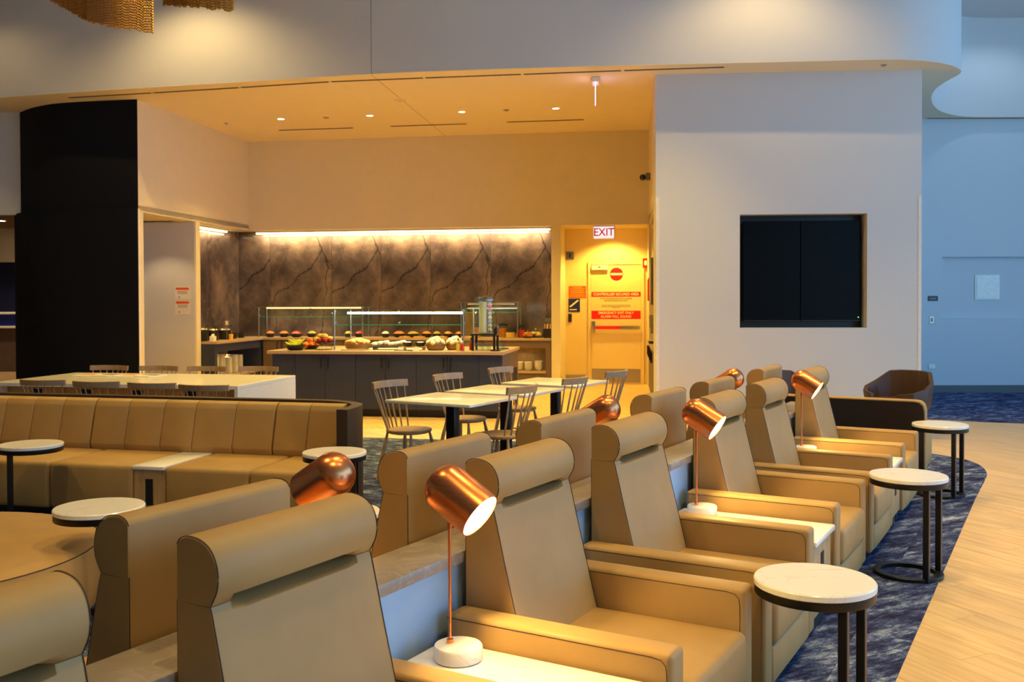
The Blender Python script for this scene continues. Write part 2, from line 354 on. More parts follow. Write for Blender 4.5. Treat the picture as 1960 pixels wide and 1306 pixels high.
def vwall(name, pts, z0, z1, th, mat, label=None, side=1, closed=False):      # an upright wall of thickness th following a path
    P = [Vector((p[0], p[1], 0)) for p in pts]; off = []
    for i, p in enumerate(P):
        d = (P[min(i + 1, len(P) - 1)] - P[max(i - 1, 0)]).normalized(); off.append(p + Vector((-d.y, d.x, 0)) * th * side)
    bm = newbm(); prev = None; fs = []
    for a, c in zip(P, off):
        r = [bm.verts.new((q.x, q.y, z)) for q, z in ((a, z0), (a, z1), (c, z1), (c, z0))]
        if prev:
            for k in range(4): fs.append(bm.faces.new((prev[k], r[k], r[(k + 1) % 4], prev[(k + 1) % 4])))
        else: fs.append(bm.faces.new(r))
        prev = r
    fs.append(bm.faces.new(prev)); bmesh.ops.recalc_face_normals(bm, faces=fs)
    return struct(name, bm, mat, label) if label is not None or name.startswith(('wall', 'trim', 'base', 'ceil')) else bm
def smoothpath(pts, n=6):
    out = []; P = [Vector((p[0], p[1], 0)) for p in pts]
    for i in range(len(P) - 1):
        p0, p1, p2, p3 = P[max(i - 1, 0)], P[i], P[i + 1], P[min(i + 2, len(P) - 1)]
        for k in range(n):
            t = k / n; out.append(.5 * ((2 * p1) + (p2 - p0) * t + (2 * p0 - 5 * p1 + 4 * p2 - p3) * t * t + (3 * p1 - p0 - 3 * p2 + p3) * t ** 3))
    out.append(P[-1]); return [(p.x, p.y) for p in out]
def clip(poly, xmin, xmax, ymin, ymax):
    for ax, lim, sg in ((0, xmin, 1), (0, xmax, -1), (1, ymin, 1), (1, ymax, -1)):
        out = []
        for i in range(len(poly)):
            a, c = poly[i - 1], poly[i]; ia = (a[ax] - lim) * sg >= 0; ic = (c[ax] - lim) * sg >= 0
            if ia != ic:
                t = (lim - a[ax]) / (c[ax] - a[ax]); out.append((a[0] + (c[0] - a[0]) * t, a[1] + (c[1] - a[1]) * t))
            if ic: out.append(c)
        poly = out
        if not poly: return []
    return poly
# ================================================================== SETTING
# floor, planks, carpets
bm = newbm(); box(bm, -16, 13, -6, 26, -.2, 0); floor = struct('floor', bm, M_FLOOR, 'pale oak plank floor')
edge = [RF(-6, .14), RF(-2, .14), RF(2.6, .14)]
cpts = [(e.x, e.y) for e in edge] + smoothpath([(4.129, 8.348), (4.296, 8.648), (4.426, 9.0), (4.468, 9.293), (4.43, 9.54), (4.25, 9.8), (3.6, 10.05), (2.4, 10.32), (.142, 10.74), (-1.767, 11.115)], 4) + [(-2.6, 10.2), (-3.2, 9.2), (-10, 10.6), (-10, 1.0), (-3.5, -3.4)]
carpet = struct('floor.001', prism_z(newbm(), cpts, 0, .004), M_CARP, 'dark blue mottled carpet under the seating')
CE = smoothpath([(3.2, 13.2), (4.2, 12.95), (5.49, 12.646), (5.933, 12.414), (6.523, 12.186), (8.2, 11.8), (10.5, 11.6)], 3)
carp2 = struct('floor.002', prism_z(newbm(), CE + [(10.5, 16.3), (3.2, 16.3)], 0, .004), M_CARP, 'blue carpet along the far right wall')
def rowlocal(p): q = Vector((p[0], p[1], 0)) - RO; return (q.dot(RU), -q.dot(RW))
def tiles(poly, parent, umin, umax, ymin, ymax, du=1.0, dy=.25, lim=260):
    loc = [rowlocal(p) for p in poly]; k = 0; row = 0
    y = ymin
    while y < ymax:
        u = umin - (du * .5 if row % 2 else 0)
        while u < umax and k < lim:
            c = clip(loc, u + .0012, u + du - .0012, y + .0012, y + dy - .0012)
            if len(c) > 2:
                cl = []
                for p in c:
                    if not cl or (abs(p[0] - cl[-1][0]) + abs(p[1] - cl[-1][1])) > 1e-4: cl.append(p)
                if len(cl) > 2:
                    cx = sum(p[0] for p in cl) / len(cl); cy = sum(p[1] for p in cl) / len(cl)
                    b_ = prism_z(newbm(), [(p[0] - cx, p[1] - cy) for p in cl], .0035, .0065)
                    obj('carpet_tile', b_, M_TILE, parent, RF(cx, -cy), RZ, 0); k += 1
            u += du
        y += dy; row += 1
tiles(cpts, carpet, -4.0, 4.4, -.14 - .001, 1.1)
tiles(CE + [(10.5, 16.3), (3.2, 16.3)], carp2, 4.0, 12.0, -7.2, 2.2, 1.0, .5, 120)
pd = Vector((math.cos(PLROT), math.sin(PLROT), 0)); pn = Vector((-pd.y, pd.x, 0))
pme = mesh(bev(box(newbm(), -.599, .599, -.0985, .0985, -.004, .0012), .0006, 1), 'plank', M_PLANK, 0)
k = 0
for i in range(-16, 18):
    for j in range(-40, 40):
        c = pd * (i * 1.2 + (.4 * j) % 1.2) + pn * (j * .2)
        q = c - RO; v = q.dot(RW); u = q.dot(RU)
        if -.3 < v < 3.6 and -2.6 < u < 6.0 and abs(c.x) < c.y * .62 and c.y < 12.6 and k < 296:
            obj('plank', pme, None, floor, c, PLROT); k += 1
# header / bulkhead path at the edge of the lowered ceiling
HP = smoothpath([(-9.6, 15.0), (-7.624, 14.329), (-5.866, 13.861), (-3.848, 13.395), (-1.887, 12.932), (-.542, 12.718), (.83, 12.567), (2.175, 12.447), (3.498, 12.343), (4.6, 12.25), (5.1, 12.26), (5.55, 12.42), (5.9, 12.70), (6.072, 13.0), (6.1, 13.5), (6.2, 14.1), (6.5, 14.85), (7.0, 15.62), (7.62, 16.05), (8.6, 16.1), (11, 16.1)], 5)
si = min(range(len(HP)), key=lambda i: abs(HP[i][0] + 1.887))
for nm, pp, lb in (('wall_bulkhead', HP[:si + 1], 'curved upper bulkhead left of the vertical joint'), ('wall_bulkhead.001', HP[si:], 'curved upper bulkhead right of the vertical joint')):
    if nm.endswith('001'): pp = [(pp[0][0] + .008, pp[0][1] - .002)] + pp[1:]
    vwall(nm, pp, ZH + .004, ZU + .1, .12, M_WALL, lb, 1)
# lowered ceiling
ce = prism_z(newbm(), HP + [(11, 17.6), (6, 19.5), (-12, 21.5), (-12, 15.4)], ZH, ZH + .004)
ceil = struct('ceiling', ce, M_CEIL, 'lowered cream ceiling above the buffet')
bm = newbm(); box(bm, -16, 13, -6, 17, ZU, ZU + .1); struct('ceiling.001', bm, M_WALL, 'high lounge ceiling')
bm = newbm(); box(bm, -16, 9.0, -6.1, -6, 0, ZU); struct('wall_daylight_block', bm, M_PLAST, 'unseen wall behind the camera added to limit the daylight')  # unseen wall added to keep rear daylight off the left bulkhead
# facades with mullions (behind and to the right of the camera), outer walls
for i in range(3):
    x = 9 + i * 2; bm = newbm(); box(bm, x - .06, x + .06, -6.06, -5.94, 0, ZU); struct('trim_%d' % (i + 1), bm, M_GREY, 'facade mullion')
for i in range(10):
    y = -6 + i * 2; bm = newbm(); box(bm, 12.94, 13.06, y - .06, y + .06, 0, ZU); struct('trim_%d' % (i + 20), bm, M_GREY, 'facade mullion')
bm = newbm(); box(bm, 9, 13, -6.07, -5.93, 2.9, 3.02); struct('trim_40', bm, M_GREY, 'facade transom')
bm = newbm(); box(bm, 12.93, 13.07, -6, 12, 2.9, 3.02); struct('trim_41', bm, M_GREY, 'facade transom')
bm = newbm(); box(bm, -16.1, -16, -6, 26, 0, ZU); struct('wall_left', bm, M_PLAST, 'outer wall on the left')
bm = newbm(); box(bm, 13, 13.1, 12, 26, 0, ZU); struct('wall_right', bm, M_PLAST, 'outer wall on the right')
bm = newbm(); box(bm, -16, 13, 25.9, 26, 0, ZU); struct('wall_back', bm, M_PLAST, 'outer wall far behind the buffet')
bm = newbm(); box(bm, -16, 13, 17, 26, ZU, ZU + .1); struct('ceiling.002', bm, M_CORR, 'roof over the back rooms')
# ---- buffet room (buffet frame; local x = s, y = t)
SL, SR, TW, TS, TD, ZS = -7.85, -.277, 17.35, 17.95, 18.3, 2.955     # left wall, right wall, upper wall, stone, door wall, soffit
def bstruct(name, bm, mat, label=None, parent=None): return struct(name, bm, mat, label, parent, None, 0 if parent else BZ)
bm = newbm(); box(bm, SL - .6, SR + .5, TW, TW + .25, ZS, ZH + .05)
wb = bstruct('wall_buffet_back', bm, M_PLAST, 'upper wall above the stone splashback')
bm = newbm(); box(bm, -2.02, -1.858, TW, TD, 0, ZS)                                   # pier between stone and door recess
box(bm, SL - .6, -2.02, TS + .03, TS + .15, 0, ZS + .2)                               # wall behind the slabs
box(bm, SL - .6, -1.858, TW + .25, TS + .1, ZS + .02, ZS + .12)                      # soffit
bstruct('wall_buffet_back.001', bm, M_PLAST, 'wall pier and soffit around the stone splashback')
bm = newbm(); box(bm, -1.95, SR + .6, TD, TD + .15, 0, ZS + .3)
wd = bstruct('wall_door', bm, M_DOOR, 'cream wall around the emergency door')
bm = newbm(); box(bm, -1.87, SR + .6, TW + .2, TD + .1, ZS, ZS + .1); bstruct('ceiling.003', bm, M_DOOR, 'low ceiling of the door recess')
# left wall with alcove and stone niche
TL = 13.45
bm = newbm(); box(bm, SL - .3, SL, TL, TW + .1, ZS, ZH + .05)
box(bm, SL - .45, SL, TL, TL + .14, 0, ZS); box(bm, SL - 1.3, SL + .0, 15.25, 15.40, 0, ZS)
box(bm, SL - .7, SL - .5, 15.4, TS + .1, 0, ZS + .1); box(bm, SL - 1.4, SL - 1.3, 14.9, 15.4, 0, ZS + .1); box(bm, SL - .6, SL, TL, TW + .1, ZS + .02, ZS + .1); box(bm, SL - 1.4, SL - .6, 14.4, 15.4, ZS + .02, ZS + .1)
wl = bstruct('wall_buffet_left', bm, M_PLAST, 'pale side wall with a tall alcove left of the buffet')
bm = newbm(); box(bm, SL - 1.29, SL - .02, 15.24, 15.2495, 0.02, ZS - .01); bstruct('alcove_panel', bm, M_WALL, None, wl)
# stone slabs
xs = [-8.35, -7.677, -6.406, -5.41, -4.425, -3.25, -2.02]
for i in range(len(xs) - 1):
    b_ = bev(box(newbm(), -(xs[i + 1] - xs[i]) / 2 + .003, (xs[i + 1] - xs[i]) / 2 - .003, 0, .028, .9, ZS + .018), .002, 1)
    o = obj('stone_slab', b_, M_STONE, wb, ((xs[i] + xs[i + 1]) / 2, TS, 0))
for a, c in ((15.42, 16.6), (16.6, 17.94)):
    obj('stone_slab', bev(box(newbm(), SL - .499, SL - .475, a + .003, c - .003, .9, ZS + .018), .002, 1), M_STONE, wl)
# led strips at the top of the stone
def led(name, label, x0, x1, y0, y1):
    e = thing(name, label, 'light strip', (0, 0, 0), BZ)
    obj('housing', box(newbm(), x0, x1, y0, y1, ZS - .012, ZS + .018), M_STEEL, e)
    obj('diffuser', box(newbm(), x0 + .01, x1 - .01, y0 + .006, y1 - .006, ZS - .034, ZS - .0121), M_LED, e)
led('led_strip', 'long glowing LED strip along the top of the rear stone wall', -7.95, -2.1, TS - .06, TS - .012)
led('led_strip', 'short glowing LED strip along the top of the left stone wall', SL - .46, SL - .41, 15.45, 17.33)
area('led_wash', BF(-5.0, TS - .10, ZS - .06), (0, 0, BZ), 5.7, .04, 110, (1, .72, .34)).rotation_euler = (R(25), 0, BZ)
area('led_wash', BF(SL - .36, 16.5, ZS - .06), (0, R(25), BZ), .04, 2.0, 16, (1, .70, .34))
# right side of the buffet: upper wall and the coffee recess
bm = newbm(); A0 = BF(-.115, 13.5); A1 = BF(SR, TW + .3); d = (A1 - A0).normalized(); nn = Vector((d.y, -d.x, 0))
prism_z(bm, [A0, A1, A1 + nn * .2, A0 + nn * .2], ZS, ZH + .05); prism_z(bm, [A0 + nn * .66, A1 + nn * .66, A1 + nn * .8, A0 + nn * .8], 0, ZS + .1)
prism_z(bm, [A0, A0 + d * .12, A0 + d * .12 + nn * .7, A0 + nn * .7], 0, ZS + .05); prism_z(bm, [A1 - d * .5, A1 + d * .7, A1 + d * .7 + nn * .7, A1 - d * .5 + nn * .7], 0, ZS + .05)
prism_z(bm, [A0, A1, A1 + nn * .7, A0 + nn * .7], ZS + .005, ZS + .1)
struct('wall_buffet_right', bm, M_PLAST, 'side wall with the coffee recess right of the door')
# TV wall
TA = Vector((1.956, 13.015, 0)); TDI = Vector((.99758, -.06949, 0)); TZ = math.atan2(TDI.y, TDI.x); TLN = 3.511
bm = newbm()
for (a, c, z0, z1) in ((0, 1.125, 0, ZH), (2.803, TLN, 0, ZH), (1.125, 2.803, 0, 1.209), (1.125, 2.803, 2.742, ZH)): box(bm, a, c, 0, .3, z0, z1)
box(bm, 0, TLN, .3, .42, 0, ZH); box(bm, TLN - .3, TLN, .42, 3.6, 0, ZH)
wt = struct('wall_screen', bm, M_WALL, 'pale textured wall with a recessed screen niche', None, TA, TZ)
for a in (.0, TLN - .045):
    struct('corner_guard', rbox(a, a + .045, -.006, .0, .0, 2.98, .002, 1), M_PAPER, None, wt)
t = thing('wall_screen_pair', 'black twin flat screen set in the niche of the pale wall', 'screen', TA, TZ)
for a, c in ((1.19, 1.957), (1.961, 2.748)):
    o = obj('screen_panel', rbox(a, c, .13, .18, 1.293, 2.658, .006, 1), M_SCREEN, t)
    obj('bezel', rbox(a + .004, c - .004, .1285, .1299, 1.298, 1.31, .0005, 1), M_BLK, o)
obj('mount_bracket', rbox(1.5, 2.45, .181, .299, 1.6, 2.3, .01, 1), M_BLK, t)
obj('status_light', rbox(2.722, 2.732, .126, .131, 1.345, 1.355, .001, 1), M_GREENLED, t)
bm = newbm(); box(bm, 1.126, 2.802, .27, .2999, 1.21, 2.741); obj('niche_back', bm, M_BLK, wt)
# blue-lit wall at the far right
YB = 16.25
bm = newbm()
for (a, c, z0, z1) in ((5.2, 7.295, 0, ZH), (7.295, 11.5, 0, 1.263), (7.295, 11.5, 2.309, ZH)): box(bm, a, c, YB, YB + .09, z0, z1)
box(bm, 5.2, 11.5, YB + .09, YB + .2, 0, ZH)
wr = struct('wall_right.001', bm, M_BLUEW, 'blue lit wall with a shallow recess at the far right')
bm = newbm(); box(bm, 5.2, 11.5, YB - .015, YB - .0005, .004, .13); struct('baseboard_right', bm, M_RUBBER, 'grey baseboard of the far right wall')
t = thing('access_panel', 'white square access hatch in the recess of the blue lit wall', 'hatch', (8.102, YB + .085, 1.79))
obj('frame', rbox(-.21, .21, -.012, .004, -.21, .21, .003, 1), M_WHITE, t); obj('hatch_door', rbox(-.185, .185, -.02, -.0125, -.185, .185, .003, 1), M_WHITE, t)
t = thing('door_sign', 'small black room sign on the blue lit wall above the switch', 'sign', (7.14, YB, 1.605))
obj('plate', rbox(-.085, .085, -.012, 0, -.042, .042, .004, 1), M_BLK, t); obj('lettering_line', rbox(-.05, .05, -.0135, -.0121, -.008, .008, .0004, 1), M_GREY, t)
t = thing('light_switch', 'silver switch plate with an orange rocker on the blue lit wall', 'switch', (7.12, YB, 1.242))
obj('plate', rbox(-.037, .037, -.01, 0, -.06, .06, .003, 1), M_STEEL, t); obj('rocker', rbox(-.016, .016, -.017, -.0101, -.034, .034, .003, 1), M_ORA, t)
t = thing('power_outlet', 'twin power outlet low on the blue lit wall', 'outlet', (7.127, YB, .452))
obj('plate', rbox(-.06, .06, -.01, 0, -.042, .042, .003, 1), M_STEEL, t)
for a in (-.025, .025): obj('socket', rbox(a - .016, a + .016, -.0125, -.0101, -.02, .02, .003, 1), M_WHITE, t)
# black curved wall and the corridor on the left
BP = smoothpath([(-8.009, 15.556), (-7.544, 15.103), (-7.067, 14.792), (-6.598, 14.645), (-6.162, 14.557), (-5.638, 14.471)], 4)
e = BF(SL, TL); BP.append((e.x, e.y + .001))
vwall('wall_curved', [(-9.0, 17.5), (-8.3, 16.2)] + BP, 0, ZH, .1, M_BLACK, 'black curved wall left of the buffet', 1)
BP2 = [(p[0] + (-.04 if i < 6 else 0), p[1] - .035) for i, p in enumerate(BP[:-1])]
vwall('wall_curved.001', [(-8.12, 15.75)] + BP2, .0, 3.02, .034, M_BLACK, 'lower black wainscot of the curved wall', 1)
struct('trim_50', rbox(SL - .02, SL + .03, TL - .05, TL - .001, 0, 3.0, .004, 1), M_PAPER, 'white edge trim between black wall and alcove', None, None, BZ)
bm = newbm(); box(bm, -15, -7.9, 15.45, 15.6, 3.0, ZH + .05); struct('wall_corridor', bm, M_WALL, 'white wall above the corridor opening on the left')
bm = newbm(); box(bm, -15, -8.3, 15.6, 24, 3.35, 3.45); struct('ceiling.004', bm, M_CORR, 'brown corridor ceiling')
bm = newbm(); box(bm, -15, -9, 23.4, 23.5, 0, 3.4); struct('wall_corridor.001', bm, M_NAVY, 'navy wall at the end of the corridor')
bm = newbm(); box(bm, -15, -9, 22.7, 22.9, 2.55, 3.35); struct('wall_corridor.002', bm, M_CEIL, 'lit bulkhead over the corridor bar')
t = thing('bar_counter', 'dark corridor bar with white tops and a cobalt band at the left edge', 'counter', (-12.1, 22.3, 0))
obj('body', rbox(-1.2, 1.2, -.3, .3, 0, 1.0, .01, 1), M_CABW, t); obj('lower_top', rbox(-1.25, 1.25, -.4, .3, 1.0, 1.05, .01, 1), M_WHITE, t)
obj('band', rbox(-1.2, 1.2, -.25, .3, 1.05, 1.32, .01, 1), M_DBLUE, t); obj('upper_top', rbox(-1.25, 1.25, -.35, .3, 1.32, 1.37, .01, 1), M_WHITE, t)
t = tag(obj('red_box', rbox(-.09, .09, -.09, .09, 0, .14, .01, 1), M_RED, None, (-12.0, 22.15, 1.37)), 'small red box standing on the corridor bar', 'box')
def downlight(label, p, r, group, sc=M_DOWN):
    t = thing('downlight', label, 'light', p, 0, group)
    obj('trim_ring', lathe(newbm(), [(r * .72, -.001), (r * .74, -.008), (r, -.006), (r, 0)], 20, None, False), M_CEIL, t)
    obj('lens', lathe(newbm(), [(0, -.003), (r * .73, -.003), (r * .73, -.0005)], 20), sc, t)
for p, n_ in (((-11.0, 20.6, 3.35), 'nearer'), ((-11.2, 22.0, 3.35), 'farther')): downlight('%s downlight in the brown corridor ceiling at the left edge' % n_, p, .16, 'corridor downlights')
spot('corridor_lamp', (-11.0, 21.2, 3.3), (-11.2, 21.6, 0), 200, 120, .6, (1, .72, .42), .1)
# ceiling fittings
for (s_, t_), n_ in zip([(-6.312, 15.25), (-4.764, 15.22), (-3.214, 15.18), (-1.688, 15.16)], ['leftmost', 'second from the left', 'third from the left', 'rightmost']):
    downlight('round recessed downlight over the buffet, %s of the row of four' % n_, BF(s_, t_, ZH), .075, 'downlights over the buffet')
    spot('buffet_spot', BF(s_, t_, ZH - .02), BF(s_, t_ - .1, 0), 430, 105, .7, WARM, .07)
for s_ in (-6.3, -4.7, -3.2, -1.6): spot('buffet_spot', BF(s_, 13.6, ZH - .02), BF(s_, 13.4, 0), 200, 110, .7, WARM, .07)  # front row of general spots, added without ceiling fittings
spot('door_lamp', BF(-.95, 17.75, ZS - .02), BF(-.95, 17.95, 0), 230, 130, .5, (1, .68, .12), .05)
downlight('small recessed light in the door recess above the exit sign', BF(-.98, 17.72, ZS), .05, 'door recess light')
spot('alcove_lamp', BF(SL - .5, 14.5, ZS - .02), BF(SL - .5, 14.75, 0), 34, 100, .5, (1, .72, .36), .03)
downlight('tiny recessed light in the soffit of the left alcove', BF(SL - .5, 14.45, ZS + .02), .035, 'alcove light', M_STEEL)
def diffuser(label, p0, p1, w, group):
    p0, p1 = Vector(p0), Vector(p1); L = (p1 - p0).length; a = math.atan2((p1 - p0).y, (p1 - p0).x)
    t = thing('slot_diffuser', label, 'vent', (p0 + p1) / 2, a, group)
    obj('frame', box(newbm(), -L / 2, L / 2, -w / 2, w / 2, -.004, -.0005), M_COUNT, t)
    for k in (-1, 1): obj('slot', box(newbm(), -L / 2 + .01, L / 2 - .01, k * w * .24 - w * .16, k * w * .24 + w * .16, -.0055, -.0041), M_DARK, t)
SLP = [(-6.618, 14.345), (-5.24, 14.03), (-3.87, 13.70), (-2.52, 13.36), (-1.19, 13.15), (.15, 12.96), (1.48, 12.77), (2.81, 12.60)]
for i, n_ in enumerate(['first from the left', 'second from the left', 'third from the left', 'fourth from the left', 'third from the right', 'second from the right', 'last at the right']):
    a, c = Vector((*SLP[i], ZH)), Vector((*SLP[i + 1], ZH)); g = (c - a).normalized() * .015
    diffuser('long dark air slot behind the bulkhead edge, %s' % n_, a + g, c - g, .055, 'air slots along the bulkhead')
diffuser('thin dark air slot at the top of the blue lit wall', (7.0, 16.19, ZH), (10.5, 16.19, ZH), .05, None)
for (a, c), n_ in zip([((-6.772, 16.25), (-5.389, 16.25)), ((-4.704, 16.22), (-3.342, 16.22)), ((-2.642, 16.19), (-1.323, 16.19))], ['left', 'middle', 'right']):
    diffuser('short dark air slot in the ceiling above the buffet, %s one of three' % n_, BF(*a, ZH), BF(*c, ZH), .07, 'air slots above the buffet')
def sprinkler(label, p, r, group=None, mat=M_STEEL):
    t = thing('ceiling_disc', label, 'ceiling fitting', p, 0, group); obj('cover', lathe(newbm(), [(r, 0), (r, -.006), (r * .8, -.012), (0, -.012)], 18), mat, t); obj('stem', lathe(newbm(), [(r * .3, -.0121), (r * .3, -.022), (0, -.022)], 10), mat, t)
sprinkler('pale round speaker disc in the middle of the buffet ceiling', BF(-3.961, 14.163, ZH), .09, None, M_PLAST)
for (s_, t_), n_ in (((-5.534, 15.271), 'left'), ((-2.484, 15.168), 'right')): sprinkler('small grey sprinkler cover between the downlights, %s one' % n_, BF(s_, t_, ZH), .05, 'sprinkler covers')
sprinkler('tiny sprinkler cover near the left wall of the buffet', BF(-7.387, 15.465, ZH), .035)
sprinkler('tiny sprinkler cover above the screen wall', (4.85, 12.52, ZH), .04)
j0, j1 = Vector((-1.885, 12.97, ZH)), BF(-3.98, TW - .01, ZH); jd = (j1 - j0).normalized(); jn = Vector((-jd.y, jd.x, 0)) * .006
obj('control_joint', prism_z(newbm(), [j0 - jn, j1 - jn, j1 + jn, j0 + jn], ZH - .0015, ZH - .0002), M_COUNT, ceil)
# edge-on exit blade hanging from the ceiling
t = thing('exit_blade_sign', 'glowing edge-lit exit blade hanging from the ceiling, seen edge-on', 'sign', (1.16, 13.25, ZH), R(90) - .087)
obj('canopy', rbox(-.14, .14, -.045, .045, -.07, -.001, .008, 2), M_WHITE, t); o = obj('blade', rbox(-.15, .15, -.005, .005, -.34, -.071, .002, 1), M_PINK, t)
# ================================================================== LOUNGE SEATING
def place(u, v, z=0): return RF(u, v, z)
HEAD = [(0, .897), (0, 1.028), (-.010, 1.042), (-.035, 1.050), (-.075, 1.046), (-.105, 1.030), (-.124, 1.002), (-.131, .968), (-.127, .937), (-.116, .915), (-.106, .8985)]
BACK = [(-.106, .8965), (-.112, .878), (-.124, .83), (-.150, .72), (-.185, .58), (-.225, .42), (-.26, .30), (-.26, .10), (0, .10), (0, .897)]
def loft_x(sections):
    bm = newbm(); pr = None
    for x, prof in sections:
        r = [bm.verts.new((x, y, z)) for y, z in prof]; n = len(r)
        if pr:
            for i in range(n): bm.faces.new((pr[i], r[i], r[(i + 1) % n], pr[(i + 1) % n]))
        else: bm.faces.new(r)
        pr = r
    bm.faces.new(pr); bmesh.ops.recalc_face_normals(bm, faces=bm.faces[:]); return bm
def inset(prof, f):      # narrows a side profile a little at the rounded ends
    return [(y * (1 - .03 * f) - .0015 * f, z - .004 * f * (z > 1)) for y, z in prof]
def make_chair():
    t = thing('lounge_armchair', '', 'armchair')
    w = .286
    hc = HEAD; HEAD_ = [hc[0]] + smoothpath(hc[1:-1], 3) + [hc[-1]]
    hm = [hc[0]] + smoothpath(hc[1:-2] + [(-.122, .917)], 3) + [(-.052, .903)]; bmid = [(-.052, .889), (-.114, .874)] + BACK[2:]
    hs = [(-w, inset(HEAD_, 1)), (-w + .008, HEAD_), (-.225, HEAD_), (-.18, hm), (.18, hm), (.225, HEAD_), (w - .008, HEAD_), (w, inset(HEAD_, 1))]
    bs = [(-w, inset(BACK, 1)), (-w + .008, BACK), (-.225, BACK), (-.18, bmid), (.18, bmid), (.225, BACK), (w - .008, BACK), (w, inset(BACK, 1))]
    o = obj('headrest', loft_x(hs), M_LEA, t, None, 0, .75); b_ = obj('backrest', loft_x(bs), M_LEA, t, None, 0, .75)
    for s_ in (-1, 1):
        obj('seam', tube(newbm(), [(s_ * (w - .002), y, z) for y, z in HEAD_[1:]], .0014, 6), M_SEAM, o)
        obj('seam', tube(newbm(), [(s_ * (w - .002), y, z) for y, z in BACK[:6]], .0014, 6), M_SEAM, b_); obj('rear_seam', tube(newbm(), [(s_ * (w - .002), .0005, .25), (s_ * (w - .002), .0005, .9)], .0013, 6), M_SEAM, b_)
    for s_ in (-1, 1):
        x0, x1 = (.305, .415) if s_ > 0 else (-.415, -.305)
        a = obj('arm', bev(box(newbm(), x0, x1, -.785, -.004, .085, .56), .018, 3), M_LEA, t, None, 0, .8)
        for x in (x0 + .0005, x1 - .0005):
            obj('seam', tube(newbm(), [(x, -.01, .545), (x, -.72, .545), (x, -.752, .540), (x, -.766, .525), (x, -.769, .50), (x, -.769, .11)], .0014, 6), M_SEAM, a)
    obj('seat_cushion', bev(box(newbm(), -.302, .302, -.80, -.15, .235, .42), .03, 3), M_LEA, t, None, 0, .8)
    obj('front_panel', bev(box(newbm(), -.302, .302, -.785, -.15, .085, .232), .01, 2), M_LEA, t, None, 0, .8)
    for x in (-.33, .33):
        for y in (-.7, -.08): obj('foot', bev(box(newbm(), x - .03, x + .03, y - .03, y + .03, .0065, .09), .004, 1), M_FOOT, t)
    return t
def make_console():
    t = thing('console_table', '', 'side table')
    obj('plinth', bev(box(newbm(), -.185, .185, -.74, -.02, .0065, .1), .02, 2), M_FOOT, t)
    o = obj('body', bev(box(newbm(), -.2, .2, -.765, -.004, .1, .444), .012, 2), M_OAK, t)
    obj('power_slot', bev(box(newbm(), -.032, .032, -.7675, -.7651, .24, .385), .001, 1), M_DARK, o)
    obj('socket', bev(box(newbm(), -.02, .02, -.7685, -.7676, .30, .33), .0004, 1), M_BLK, o)
    obj('table_top', bev(box(newbm(), -.208, .208, -.785, -.002, .4445, .474), .008, 3), M_MARBW, t)
    return t
LD = R(32); LAX = Vector((0, -math.cos(LD), -math.sin(LD)))
def make_lamp():
    t = thing('copper_lamp', '', 'table lamp')
    obj('base', lathe(newbm(), [(0, 0), (.072, 0), (.076, .004), (.076, .040), (.072, .046), (0, .046)], 36, Matrix.Translation((0, -.030, 0))), M_MARB, t)
    obj('collar', lathe(newbm(), [(.011, .0461), (.011, .058), (.0055, .060)], 16), M_COP, t)
    obj('stem', lathe(newbm(), [(.0048, .0601), (.0048, .40), (.0068, .401), (.0068, .428), (.004, .432)], 14), M_COP, t)
    r, L = .076, .205
    c = Vector((0, -.112, .452)) - LAX * L     # centre of the cap's base circle is r above this
    q = LAX.to_track_quat('Z', 'X').to_matrix().to_4x4(); mt = Matrix.Translation(c) @ q
    prof = [(0, 0)] + [(r * math.sin(a), r * .86 * (1 - math.cos(a))) for a in [math.pi / 2 * k / 8 for k in range(1, 9)]] + [(r, L)]
    prof += [(r - .003, L), (r - .003, .08), (r * .7, .03), (0, .012)]
    sh = obj('shade', lathe(newbm(), prof, 40, mt, False), M_COP, t, None, 0, .7)
    obj('lining', lathe(newbm(), [(r - .0035, L - .002), (r - .0035, .09), (r * .5, .04), (0, .035)], 32, mt, False), M_LAMPIN, sh)
    obj('bulb', lathe(newbm(), [(0, L - .03), (r - .006, L - .03), (r - .006, L - .036), (0, L - .036)], 28, mt), M_BULB, sh)
    obj('knuckle', bev(box(newbm(), -.006, .006, -.008, .006, .425, .452), .002, 1), M_COP, t)
    return t
def lamp_light(p, rz):
    d = Matrix.Rotation(rz, 3, 'Z') @ LAX; o = Matrix.Rotation(rz, 3, 'Z') @ Vector((0, -.112, .452))
    spot('lamp_glow', p + o - d * .02, p + o + d, 42, 150, .35, (1, .66, .22), .05)
CH = [('leftmost armchair of the near row, cut off by the bottom left corner', -5.24), ('tan armchair in the foreground beside the first copper lamp, headrest towards the camera', -4.35),
      ('tan armchair behind the nearest copper lamp', -3.13), ('tan armchair next to the nearest round table, third seat along', -2.13),
      ('tan armchair behind the middle copper lamp', -.82), ('tan armchair between the middle and the farthest copper lamp', .18), ('last tan armchair of the near row, behind the farthest copper lamp', 1.49)]
CHB = ['', 'tan armchair turned away, nearest of the far row seen from behind', 'tan armchair turned away, second of the far row seen from behind', 'tan armchair turned away, third of the far row seen from behind',
       'tan armchair turned away, fourth of the far row seen from behind', 'tan armchair turned away, fifth of the far row seen from behind', 'tan armchair turned away, last of the far row seen from behind']
c0 = make_chair(); first = True
for i, (lb, u) in enumerate(CH):
    p = place(u + .415, -1.02)
    if first: c0.location = p; c0.rotation_euler = (0, 0, RZ); c0['label'] = lb; c0['group'] = 'armchairs of the near row'; first = False
    else: dup(c0, lb, p, RZ, 'armchairs of the near row')
    if i: dup(c0, CHB[i], place(u + .415 + (.06 if i == 1 else 0), -1.262), RZ + math.pi, 'armchairs of the far row')
